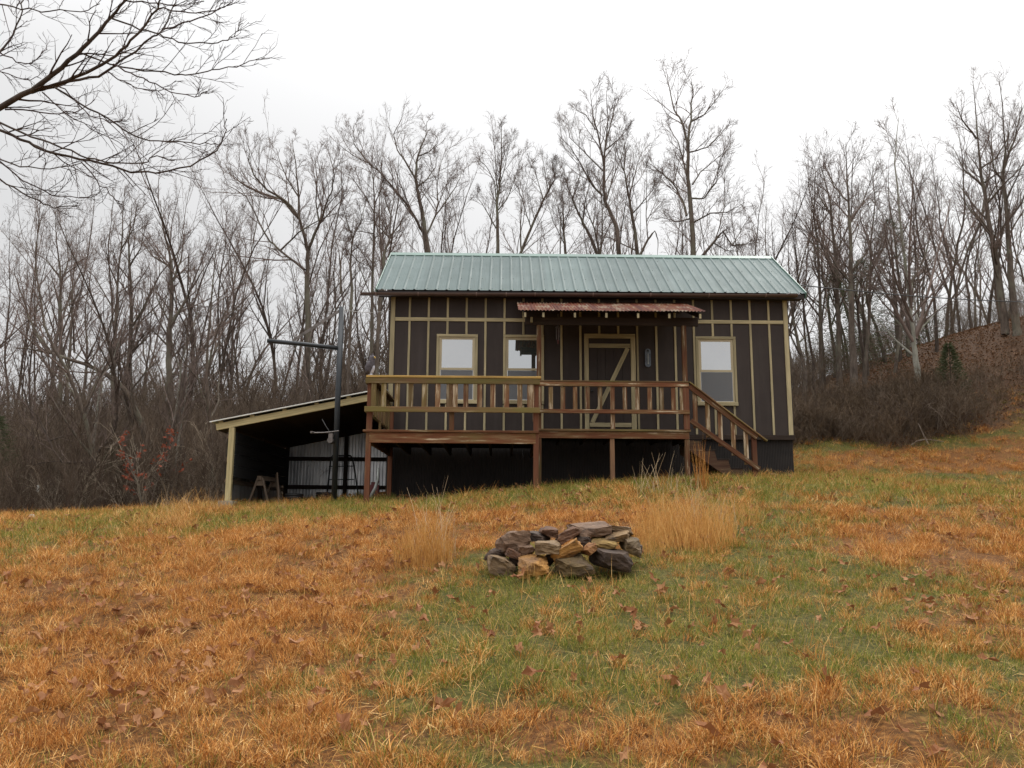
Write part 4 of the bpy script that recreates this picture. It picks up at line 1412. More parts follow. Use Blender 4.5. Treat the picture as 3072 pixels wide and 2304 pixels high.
# ================================================================== TREES
class Tree:
    """collects tapered polylines and meshes them in one go"""

    def __init__(s, seed):
        s.rg = random.Random(seed)
        s.wood, s.twig = [], []

    def walk(s, p, d, L, r0, r1, n, wander, up):
        rg = s.rg
        pts, rad = [p], [r0]
        x, y, z = p
        dx, dy, dz = d
        st = L / n
        for i in range(n):
            dx += rg.gauss(0, wander)
            dy += rg.gauss(0, wander)
            dz += rg.gauss(0, wander * 0.7) + up
            k = 1 / math.sqrt(dx * dx + dy * dy + dz * dz + 1e-9)
            dx, dy, dz = dx * k, dy * k, dz * k
            x, y, z = x + dx * st, y + dy * st, z + dz * st
            pts.append((x, y, z))
            rad.append(r0 + (r1 - r0) * (i + 1) / n)
        return pts, rad

    def child_dir(s, t, ang, upb):
        rg = s.rg
        a = rg.uniform(0, 2 * math.pi)
        T = Vector(t).normalized()
        ref = Vector((0, 0, 1)) if abs(T.z) < 0.9 else Vector((1, 0, 0))
        A = T.cross(ref).normalized()
        B = T.cross(A)
        d = T * math.cos(ang) + (A * math.cos(a) + B * math.sin(a)) * math.sin(ang)
        d.z += upb
        d.normalize()
        return tuple(d)

    def spawn(s, pts, rad, n, Lf, lvl, spec, t0=0.2, t1=1.0, Lref=None):
        """spec[lvl] = (count, length factor, angle, up, wander, min radius)"""
        rg = s.rg
        k = len(pts) - 1
        P = [Vector(q) for q in pts]
        tot = sum((P[i + 1] - P[i]).length for i in range(k)) if Lref is None else Lref
        for i in range(n):
            t = t0 + (t1 - t0) * ((i + rg.random()) / n)
            u = t * k
            j = min(k - 1, int(u))
            fr = u - j
            p = P[j].lerp(P[j + 1], fr)
            r = rad[j] + (rad[j + 1] - rad[j]) * fr
            cnt, lf, ang, upb, wan, rmin = spec[lvl]
            L = tot * Lf * (1.0 - 0.55 * t) * rg.uniform(0.6, 1.25)
            if L < 0.12:
                L = 0.12
            d = s.child_dir(P[j + 1] - P[j], ang * rg.uniform(0.7, 1.25), upb)
            rr = max(rmin, min(r * 0.62, L * 0.016 + rmin))
            segs = 5 if lvl == 0 else (4 if lvl == 1 else 3)
            cp, cr = s.walk(tuple(p), d, L, rr, max(rmin * 0.6, rr * 0.3), segs, wan, upb * 0.35)
            (s.wood if rr > 0.035 else s.twig).append((cp, cr, 5 if rr > 0.03 else 3))
            if lvl + 1 < len(spec):
                c = spec[lvl + 1][0]
                s.spawn(cp, cr, max(1, int(c * rg.uniform(0.7, 1.3) + 0.5)), spec[lvl + 1][1], lvl + 1, spec)

    @staticmethod
    def mesh(name, lst, m, org=(0, 0, 0)):
        groups = {}
        for p, r, n in lst:
            groups.setdefault((len(p), n), []).append((p, r))
        VV, FF, base = [], [], 0
        for (k, n), it in groups.items():
            P = np.array([q[0] for q in it], float)
            Rr = np.array([q[1] for q in it], float)
            T = np.gradient(P, axis=1)
            T /= np.linalg.norm(T, axis=2, keepdims=True) + 1e-9
            ref = np.where(np.abs(T[:, :1, 2:3]) < 0.8, np.array([0, 0, 1.0]), np.array([1.0, 0, 0]))
            A = np.cross(T, np.broadcast_to(ref, T.shape))
            A /= np.linalg.norm(A, axis=2, keepdims=True) + 1e-9
            B = np.cross(T, A)
            th = np.arange(n) * 2 * math.pi / n
            V = P[:, :, None] + Rr[:, :, None, None] * (np.cos(th)[None, None, :, None] * A[:, :, None] + np.sin(th)[None, None, :, None] * B[:, :, None])
            VV.append(V.reshape(-1, 3))
            m_ = len(it)
            i = np.arange(k - 1)[:, None] * n + np.arange(n)[None]
            j = np.arange(k - 1)[:, None] * n + (np.arange(n)[None] + 1) % n
            q = np.stack([i, j, j + n, i + n], -1).reshape(-1, 4)
            FF.append((q[None] + (base + np.arange(m_) * k * n)[:, None, None]).reshape(-1, 4))
            base += m_ * k * n
        V = np.concatenate(VV) - np.array(org)
        Fq = np.concatenate(FF).astype(np.int32)
        me = bpy.data.meshes.new(name)
        me.vertices.add(len(V))
        me.vertices.foreach_set('co', V.astype(np.float32).ravel())
        me.loops.add(Fq.size)
        me.loops.foreach_set('vertex_index', Fq.ravel())
        me.polygons.add(len(Fq))
        me.polygons.foreach_set('loop_start', np.arange(0, Fq.size, 4, dtype=np.int32))
        me.polygons.foreach_set('use_smooth', np.ones(len(Fq), bool))
        me.update(calc_edges=True)
        me.materials.append(m)
        return me

    def emit(s, base, label, cat='tree', group=None, name='bare_tree', bm_=None, tm=None, loc=None):
        root = thing(name, base, label, cat, group)
        for nm, lst, m in (('trunk', s.wood, bm_ or M['bark']), ('crown', s.twig, tm or M['twig'])):
            if not lst:
                continue
            o = bpy.data.objects.new(nm, Tree.mesh(nm, lst, m, base))
            o.parent = root
            COL.objects.link(o)
        return root


def copy_thing(root, loc, rz, sc, label, group):
    r = root.copy()
    r.location = loc
    r.rotation_euler = (0, 0, rz)
    r.scale = (sc[0], sc[0], sc[1])
    r['label'] = label
    r['group'] = group
    COL.objects.link(r)
    for ch in root.children:
        c = ch.copy()
        c.parent = r
        COL.objects.link(c)
    return r


def dens(px_len, per):
    return max(2, int(px_len / per))


TW_R = 0.0050


# --- hero trees traced from their silhouettes, each at its own distance
def hero(seed, Y, trunk, w0, limbs, label, crop, spread=0.5, den=1.0, twl=1.0, bm_=None, spine_twigs=True, name='bare_tree', pale_limbs=True):
    """trunk: crop-pixel polyline bottom to top; limbs: (polyline, width fraction)"""
    x0, y0, k = crop
    T = Tree(seed)
    rg = T.rg

    def tr(poly, yo0, yo1):
        n = len(poly)
        return [tuple(at(x0 + k * x, y0 + k * y, Y + yo0 + (yo1 - yo0) * i / max(1, n - 1))) for i, (x, y) in enumerate(poly)]

    def fine(pts, rad, jit):
        out, ro = [], []
        for i in range(len(pts) - 1):
            a, c = np.array(pts[i]), np.array(pts[i + 1])
            for q in range(3):
                t = q / 3
                p = a * (1 - t) + c * t
                if q and jit:
                    p = p + np.array([rg.gauss(0, jit), rg.gauss(0, jit), rg.gauss(0, jit)])
                out.append(tuple(p))
                ro.append(rad[i] * (1 - t) + rad[i + 1] * t)
        return out + [pts[-1]], ro + [rad[-1]]
    tp = tr(trunk, 0, 0)
    r0 = w0 * k * (Y - CAM[1]) / F / 2
    gz = hz(tp[0][0], tp[0][1])
    n = len(tp)
    rad = [r0 * 0.95 * (1 - 0.97 * (i / max(1, n - 1)) ** 0.95) + 0.005 for i in range(n)]
    if tp[0][2] > gz + 0.2:
        h = tp[0][2] - gz
        tp = [(tp[0][0], tp[0][1], gz - 0.3), (tp[0][0], tp[0][1], gz + h * 0.15)] + tp
        rad = [r0 * 1.45, r0 * 1.15] + rad
    base = (tp[0][0], tp[0][1], gz)
    fp, fr = fine(tp, rad, r0 * 0.12)
    T.wood.append((fp, fr, 8))
    spec = [(0, .3, 0.7, 0.14, 0.11, 0.009), (6 * den, .60, 0.62, 0.05, 0.13, TW_R * .95), (4.6 * den, .60, 0.62, 0.03, 0.15, TW_R * .8), (1.0 * den, .6, 0.55, 0.06, 0.13, TW_R * 0.7)]
    if spine_twigs:
        Ltr = sum((Vector(fp[i + 1]) - Vector(fp[i])).length for i in range(len(fp) - 1))
        nv = len(trunk)
        T.spawn(fp[-3 * (nv - 1) - 1:], fr[-3 * (nv - 1) - 1:], int(17 * den), min(0.28, 2.7 / Ltr) * twl, 0, spec, 0.2, 1.0)
    for poly, wf in limbs:
        yo = rg.uniform(-1, 1) * spread
        L_px = sum(math.dist(poly[i], poly[i + 1]) for i in range(len(poly) - 1)) * k
        Lm = L_px * (Y - CAM[1]) / F
        lp = tr(poly, 0, yo * Lm)
        rr = r0 * wf
        lr = [rr * 0.85 * (1 - 0.94 * i / (len(lp) - 1)) + 0.005 for i in range(len(lp))]
        fp2, fr2 = fine(lp, lr, rr * 0.25)
        (T.wood if pale_limbs else T.twig).append((fp2, fr2, 6))
        T.spawn(fp2, fr2, int((4 + Lm * 2.1) * den), twl * min(0.60, 2.2 / Lm), 0, [(0, .3, 0.62, 0.16, 0.11, 0.008)] + spec[1:], 0.12, 1.0)
    return T.emit(base, label, bm_=bm_, name=name)


C3, C4, C5 = (600, 380, 0.3737), (1000, 200, 0.3616), (1600, 180, 0.3737)
CR, CL = (2300, 200, 0.7235), (0, 600, 0.603)
hero(101, 13, [(870, 1640), (860, 1400), (858, 1200), (868, 1000), (830, 850), (795, 730), (790, 520), (770, 300), (742, 110)], 52,
     [([(800, 740), (650, 580), (500, 540), (370, 480), (240, 380), (205, 305)], .5), ([(800, 740), (690, 600), (540, 510), (440, 400), (390, 280), (400, 180)], .5),
      ([(872, 985), (950, 800), (990, 700), (1020, 600), (1065, 500), (1080, 400), (1035, 200)], .55), ([(840, 1150), (740, 1070), (650, 1000), (560, 920), (470, 760), (370, 560), (260, 490), (180, 440)], .5),
      ([(650, 990), (790, 850), (960, 750), (1100, 690)], .32), ([(790, 560), (700, 420), (650, 300), (610, 170)], .3), ([(960, 780), (930, 600), (940, 400), (920, 250)], .3)],
     'large spreading oak with a forked crown left of the cabin roof', C3)
hero(102, 15, [(785, 1560), (765, 1400), (745, 1250), (705, 1050), (682, 930), (690, 800), (720, 690), (770, 560), (778, 450)], 46,
     [([(755, 1390), (700, 1290), (600, 1130), (500, 1010), (400, 890), (300, 800), (170, 740), (50, 650)], .6), ([(320, 830), (230, 720), (170, 640), (165, 480)], .3),
      ([(682, 930), (600, 790), (530, 690), (500, 560), (570, 430)], .45), ([(775, 1390), (850, 1230), (870, 1130), (860, 1000), (880, 850), (935, 670)], .42),
      ([(850, 1230), (930, 1120), (1000, 1020), (1050, 930), (1070, 850)], .3), ([(700, 1000), (780, 930), (850, 830), (870, 700)], .3), ([(710, 740), (790, 710), (860, 640), (870, 540)], .3)],
     'twisted oak with a long limb leaning left above the roof end', C4)
hero(103, 16, [(1365, 1560), (1362, 1300), (1356, 1150), (1380, 1000), (1395, 780), (1395, 600), (1393, 440)], 30,
     [([(1356, 1130), (1335, 950), (1270, 830), (1195, 760)], .45), ([(1366, 1190), (1440, 1100), (1500, 950), (1555, 770)], .4), ([(1350, 1340), (1260, 1180), (1180, 1050)], .4), ([(1362, 1080), (1350, 900), (1340, 700), (1320, 540)], .45), ([(1380, 980), (1420, 850), (1450, 700), (1470, 600)], .3)],
     'slim straight tree with a pointed crown above the middle of the roof', C4, spread=.3)
hero(104, 17, [(1550, 1560), (1640, 1340), (1740, 1110), (1800, 1000), (1840, 930), (1850, 830)], 26,
     [([(1640, 1340), (1590, 1180), (1520, 950)], .45), ([(1740, 1100), (1700, 960), (1650, 800)], .4), ([(1780, 1040), (1760, 900), (1740, 760)], .35), ([(1840, 930), (1820, 850), (1810, 770)], .3)],
     'thin tree leaning right beyond the middle of the roof', C4, spread=.3)
hero(105, 16, [(690, 1580), (670, 1350), (620, 1230), (572, 1120), (568, 1000), (570, 800), (582, 650), (600, 450), (588, 240)], 42,
     [([(556, 1090), (470, 1000), (390, 850), (300, 700), (190, 590)], .45), ([(565, 850), (530, 650), (480, 450), (455, 230)], .5), ([(580, 720), (680, 640), (780, 530)], .35), ([(570, 900), (430, 760), (290, 620), (280, 490)], .3),
      ([(590, 1120), (640, 950), (700, 800), (760, 600)], .35), ([(582, 660), (640, 450), (670, 270)], .35), ([(500, 560), (420, 440), (340, 400)], .25)],
     'tall full crowned tree above the right middle of the roof', C5)
hero(106, 18, [(838, 1580), (820, 1400), (792, 1250), (772, 1120), (745, 980), (728, 880), (740, 740), (720, 600)], 34,
     [([(770, 1120), (795, 1000), (830, 850), (890, 680)], .5), ([(728, 890), (680, 770), (640, 640)], .35), ([(840, 1540), (700, 1470), (600, 1420), (510, 1440)], .4), ([(790, 1240), (870, 1150), (960, 1040), (1010, 900)], .35)],
     'medium tree with a low crooked limb behind the roof ridge', C5)
hero(107, 14, [(1285, 1590), (1272, 1300), (1256, 1100), (1240, 950), (1243, 700), (1248, 600), (1268, 480), (1266, 350), (1285, 280), (1270, 150)], 46,
     [([(1242, 960), (1200, 800), (1160, 650), (1075, 520)], .42), ([(1240, 680), (1190, 490), (1130, 400), (1092, 220), (1062, 70)], .5), ([(1270, 492), (1370, 440), (1450, 340), (1545, 205)], .32),
      ([(1230, 1250), (1200, 1130), (1120, 990), (1150, 900), (1170, 800)], .5), ([(1120, 990), (1010, 890), (930, 830)], .3), ([(1255, 740), (1320, 725), (1400, 700), (1500, 600), (1560, 520)], .3),
      ([(1265, 1110), (1370, 1110), (1470, 980), (1500, 800), (1580, 690)], .36), ([(1285, 1305), (1420, 1230), (1560, 1220), (1700, 1140)], .34), ([(1250, 1275), (1160, 1300), (1020, 1260)], .3), ([(1280, 1000), (1340, 900), (1460, 800), (1590, 700)], .3)],
     'tallest tree rising over the right part of the roof', C5)
hero(108, 15, [(1340, 1590), (1455, 1455), (1520, 1370), (1600, 1490), (1700, 1480), (1790, 1420)], 24,
     [([(1460, 1450), (1500, 1320), (1530, 1200), (1540, 1090), (1530, 900)], .5), ([(1450, 1470), (1550, 1530), (1680, 1540)], .4), ([(1600, 1490), (1660, 1380), (1740, 1250)], .4)],
     'bent broken tree with an elbow above the right roof end', C5, spread=.25)
hero(109, 16, [(850, 1580), (920, 1440), (975, 1372), (1000, 1440), (995, 1580)], 22, [([(920, 1440), (905, 1250), (910, 1000), (915, 800)], .45), ([(910, 1300), (970, 1170), (1020, 1050)], .3)],
     'snapped tree folded over like a hook behind the roof', C5, spread=.2, spine_twigs=False)
hero(110, 17, [(520, 1580), (460, 1420), (400, 1310), (350, 1200), (312, 1120), (350, 1030), (380, 900)], 30,
     [([(530, 1560), (490, 1350), (430, 1200), (400, 1000)], .6), ([(530, 1540), (580, 1400), (620, 1310)], .5), ([(400, 1300), (410, 1150), (450, 1000), (430, 880)], .4), ([(330, 1150), (270, 1000), (240, 870)], .35)],
     'dark many stemmed tree behind the middle of the roof', C5, spread=.3)
hero(111, 19, [(262, 1590), (245, 1400), (238, 1150), (215, 950)], 24, [([(250, 1480), (160, 1300), (100, 1100)], .4), ([(245, 1400), (200, 1200), (160, 1020)], .4), ([(245, 1350), (290, 1200), (280, 1000)], .4)],
     'small vase shaped tree behind the roof beside the leaning thin tree', C5, spread=.3)
hero(112, 9.9, [(628, 1316), (622, 1240), (616, 1180), (610, 1130), (597, 1000), (560, 700), (530, 400), (548, 210)], 30,
     [([(607, 1140), (540, 1020), (475, 900), (430, 780), (410, 700)], .55), ([(612, 1125), (560, 1000), (490, 860), (450, 740)], .4), ([(618, 1130), (650, 1000), (690, 850), (740, 660), (765, 550)], .6), ([(600, 1010), (590, 800), (600, 600), (610, 420)], .45), ([(620, 1120), (690, 960), (800, 800), (880, 590)], .4), ([(605, 1060), (540, 900), (500, 750), (480, 600)], .4)],
     'pale trunked vase shaped tree standing on the bank at right', CR, den=1.0, bm_=M['bark_pale'], pale_limbs=False)
hero(113, 15.5, [(990, 1110), (965, 900), (930, 690), (900, 500), (880, 350), (855, 60)], 34,
     [([(900, 500), (820, 430), (770, 330)], .3), ([(930, 690), (860, 600), (830, 520)], .3), ([(890, 420), (950, 380), (1000, 300), (1010, 200)], .3), ([(870, 300), (810, 220), (780, 140)], .3), ([(905, 480), (960, 440), (1040, 430)], .3)],
     'tall tree leaning left on the hill crest at the right edge', CR, spread=.4)
hero(114, 15.2, [(1035, 1075), (1010, 850), (1000, 690), (980, 480), (990, 350), (965, 60)], 32,
     [([(985, 480), (940, 420), (930, 280)], .35), ([(995, 650), (1060, 560), (1110, 400)], .4), ([(985, 420), (1030, 300), (1060, 150)], .4)],
     'second tall tree on the hill crest at the right edge', CR, spread=.4)
hero(115, 12.5, [(362, 1290), (352, 1000), (350, 800), (340, 550), (328, 320)], 34,
     [([(350, 900), (290, 830), (230, 720)], .3), ([(350, 850), (410, 780), (460, 690)], .3), ([(345, 650), (400, 560), (440, 450)], .3), ([(340, 560), (280, 500), (240, 400)], .3), ([(352, 980), (420, 930), (500, 900)], .25)],
     'thick dark tree at the top of the brush right of the cabin', CR, den=1.0)
hero(116, 14, [(300, 1280), (296, 1000), (285, 800), (262, 550), (215, 380)], 26,
     [([(285, 780), (330, 680), (370, 580)], .3), ([(270, 620), (220, 540), (200, 450)], .3), ([(290, 900), (230, 850), (170, 830)], .3)],
     'straight forest tree just right of the cabin gable', CR)
hero(117, 13.5, [(405, 1285), (425, 1050), (430, 850), (432, 720), (450, 560), (440, 400)], 18, [([(430, 850), (480, 760), (510, 640)], .4), ([(432, 740), (390, 640), (380, 520)], .4)],
     'slender tree leaning beside the thick dark tree', CR)
hero(118, 14.5, [(225, 1290), (222, 1050), (212, 750), (195, 600), (205, 420)], 20, [([(212, 760), (160, 700), (110, 650)], .35), ([(205, 680), (260, 600), (290, 520)], .35), ([(222, 1000), (160, 940), (100, 920)], .3)],
     'slim tree rising close behind the cabin gable', CR)
hero(119, 9, [(750, 1400), (740, 1260), (700, 1090), (640, 970), (570, 890), (420, 815), (250, 760), (150, 742), (60, 735)], 44,
     [([(250, 762), (190, 680), (140, 580), (95, 440), (70, 330)], .45), ([(420, 815), (480, 700), (500, 620)], .3), ([(560, 880), (540, 700), (560, 560)], .3), ([(640, 970), (720, 860), (800, 780)], .25)],
     'old tree bowed over to the left with a mossy horizontal trunk', CL, den=0.8)
hero(120, 14, [(640, 1250), (640, 880), (650, 650), (650, 400), (640, 200), (655, 20)], 34, [([(650, 640), (700, 560), (760, 430)], .35), ([(648, 480), (590, 400), (560, 280)], .3), ([(645, 330), (700, 240), (730, 110)], .3), ([(640, 760), (720, 700), (770, 650)], .3)],
     'thick straight tree rising above the bowed tree', CL)
hero(121, 12, [(850, 1290), (848, 1000), (838, 800), (840, 650), (855, 500), (850, 300), (810, 130), (800, 0)], 42,
     [([(840, 640), (900, 540), (980, 400), (1040, 300)], .5), ([(850, 330), (760, 280), (700, 200)], .3), ([(830, 720), (770, 660), (740, 640)], .3), ([(850, 420), (900, 300), (920, 150)], .35), ([(845, 860), (950, 890), (1010, 900)], .25)],
     'big forked tree between the bowed tree and the lean-to', CL)
hero(122, 13, [(565, 1300), (560, 900), (575, 600), (585, 420), (610, 150), (620, -60)], 26, [([(585, 430), (540, 320), (520, 200)], .35), ([(600, 250), (660, 150), (690, 0)], .35), ([(575, 560), (470, 380), (330, 260)], .3)],
     'tall narrow tree rising through the bowed trunk', CL)
hero(123, 14, [(300, 1300), (302, 720), (300, 480), (300, 350), (280, 200), (275, 60)], 22, [([(302, 420), (340, 300), (320, 100)], .5), ([(300, 380), (220, 290), (100, 220)], .3), ([(370, 760), (365, 600), (330, 450)], .5)],
     'lone slim tree near the left edge with open sky beside it', CL)
hero(124, 8.2, [(828, 1300), (850, 1180), (880, 1020), (895, 900), (912, 740), (930, 600)], 17, [([(900, 850), (860, 740), (850, 620)], .4), ([(910, 760), (960, 650), (980, 540)], .4)],
     'white barked birch leaning right, left one of the birch pair', CL, bm_=M['bark_pale'], name='birch_tree')
hero(125, 8.2, [(872, 1310), (900, 1120), (925, 960), (945, 850), (975, 700)], 13, [([(935, 900), (920, 780), (930, 650)], .4)],
     'white barked birch leaning right, right one of the birch pair', CL, bm_=M['bark_pale'], name='birch_tree')
hero(126, 8.5, [(460, 1300), (470, 1180), (485, 1020), (508, 880), (515, 760)], 16, [([(500, 920), (460, 800), (450, 700)], .4), ([(508, 880), (560, 800), (590, 700)], .4)],
     'pale thin birch standing alone in the brush at left', CL, bm_=M['bark_pale'], name='birch_tree')
hero(127, 7.5, [(445, 1420), (452, 1310), (500, 1240), (560, 1180), (578, 1100), (572, 980), (575, 880)], 20,
     [([(435, 1305), (310, 1305), (260, 1240), (230, 1160), (180, 1070), (120, 1000)], .8), ([(300, 1300), (200, 1310), (120, 1330)], .4), ([(240, 1200), (330, 1170), (460, 1160)], .35)],
     'low twisted black tree with arms spread out at left', CL, bm_=M['bark_dark'], den=0.8)
hero(128, 10.5, [(1220, 1300), (1205, 1120), (1215, 1010), (1225, 900), (1290, 760), (1340, 560)], 22,
     [([(1130, 1340), (1130, 1150), (1115, 1000), (1080, 850)], .8), ([(1215, 1020), (1280, 1090), (1370, 1130)], .4), ([(1225, 900), (1180, 760), (1130, 560)], .5)],
     'pair of slim stems close to the left roof corner', C3)
hero(129, 11, [(1380, 1640), (1385, 1200), (1395, 900), (1400, 620), (1390, 430), (1370, 300)], 26, [([(1400, 620), (1460, 500), (1490, 430)], .35), ([(1395, 860), (1290, 840), (1210, 850)], .3), ([(1400, 700), (1330, 560), (1230, 420), (1190, 380)], .3)],
     'straight reddish tree touching the left roof corner', C3, bm_=M['bark'])
hero(130, 10.5, [(1430, 1640), (1450, 1300), (1480, 1020), (1525, 890), (1535, 700), (1560, 540)], 32, [([(1520, 890), (1430, 800), (1380, 740)], .45), ([(1525, 880), (1600, 790), (1650, 690)], .45), ([(1535, 720), (1490, 600), (1470, 560)], .4)],
     'grey forked tree leaning right behind the left roof corner', C3)


# --- prototypes for the rest of the wood
def grown(seed, H, r, clear, nl, den, loc, label, group, bm_=None, limb=0.30, up=0.2, ang=0.75, wan=0.085):
    T = Tree(seed)
    p, rad = T.walk((0, 0, -0.4), (0, 0, 1), H + 0.4, r * .8, 0.008, 14, wan, 0.03)
    T.wood.append((p, rad, 7))
    spec = [(0, limb, ang, up, 0.11, 0.009), (6 * den, .5, .66, 0.05, .13, TW_R), (4.4 * den, .55, .66, 0.03, .15, TW_R * .85), (.8 * den, .55, .6, .06, .14, TW_R * .75)]
    T.spawn(p, rad, nl, limb, 0, spec, clear, 1.0)
    o = T.emit((0, 0, 0), label, group=group, bm_=bm_)
    o.location = loc
    return o


def pick_xy(px, Y):
    d = ray(px, 1100)
    t = (Y - CAM[1]) / d[1]
    return CAM[0] + d[0] * t


rgf = random.Random(77)
ZONES = [(430, 'slender bare grey tree at the far left of the wood', 'bare trees at the far left of the wood'),
         (830, 'slender bare grey tree in the wood above the lean-to', 'bare trees in the wood above the lean-to'),
         (1190, 'slender bare grey tree in the wood close left of the cabin', 'bare trees close left of the cabin'),
         (1700, 'slender bare tree behind the left half of the cabin roof', 'bare trees behind the left half of the roof'),
         (2300, 'slender bare tree behind the right half of the cabin roof', 'bare trees behind the right half of the roof'),
         (2560, 'slender bare dark tree on the bank beside the cabin gable', 'bare trees on the bank beside the gable'),
         (2800, 'slender bare dark tree on the bank behind the pale trunked tree', 'bare trees on the bank behind the pale trunk'),
         (9999, 'slender bare dark tree on the hill crest at the right edge', 'bare trees on the hill crest at right')]
GL = GCN = GR = LL = LC = LR = None
spots = []
for i in range(54):                                              # left wood
    px = -150 + 1330 * (i + rgf.random()) / 54
    Y = rgf.choice((9, 13, 17, 22, 27, 32, 36)) + rgf.uniform(-2, 2)
    top = 600 - 40 * math.sin(px / 260.0) + rgf.uniform(-130, 230) - (60 if px > 700 else 0)
    spots.append((px, Y, top, GL, LL))
for i in range(30):                                              # behind the cabin
    px = 1150 + 1180 * (i + rgf.random()) / 30
    Y = rgf.uniform(14, 30)
    spots.append((px, Y, rgf.uniform(500, 640), GCN, LC))
for i in range(40):                                              # right bank
    px = 2290 + 850 * (i + rgf.random()) / 40
    Y = rgf.uniform(12.5, 30) + (2.5 if px > 2800 else 0)
    top = 575 - 215 * (px - 2300) / 770 + rgf.uniform(-70, 170)
    spots.append((px, Y, top, GR, LR))
protos = []
PSPEC = [(11, 14, .15, .30, 17, 1.0, .26, .22, .62), (12, 16, .17, .38, 18, 1.0, .24, .25, .55), (13, 13, .13, .25, 19, 1.0, .27, .2, .75), (14, 12, .16, .28, 15, 1.1, .34, .16, .85),
         (15, 15, .14, .45, 15, 1.0, .25, .26, .55), (16, 10, .09, .25, 15, .9, .28, .24, .65), (17, 9, .075, .2, 15, .8, .27, .28, .6), (18, 13, .12, .35, 16, 1.0, .28, .2, .7)]
for i, (px, Y, top, gr, lb) in enumerate(spots):
    lb, gr = next((q[1], q[2]) for q in ZONES if px < q[0])
    x = pick_xy(px, Y)
    z = hz(x, Y)
    Ht = at(px, top, Y)[2] - z
    Ht = max(4.5, Ht)
    k = i % 8 if i < 8 else rgf.randrange(8)
    if i < 8:
        s_ = PSPEC[k]
        o = grown(s_[0], s_[1], s_[2], s_[3], s_[4], s_[5], (x, Y, z), lb, gr, M['bark_dark'] if k in (0, 1, 4, 5, 7) else M['bark'], s_[6], s_[7], s_[8])
        sc = Ht / s_[1]
        o.scale = (max(.7, min(1.15, sc)), max(.7, min(1.15, sc)), sc)
        protos.append((o, s_[1]))
    else:
        o, h0 = protos[k]
        sc = Ht / h0
        copy_thing(o, (x, Y, z), rgf.uniform(0, 6.28), (max(.65, min(1.2, sc)) * rgf.uniform(.85, 1.15), sc), lb, gr)


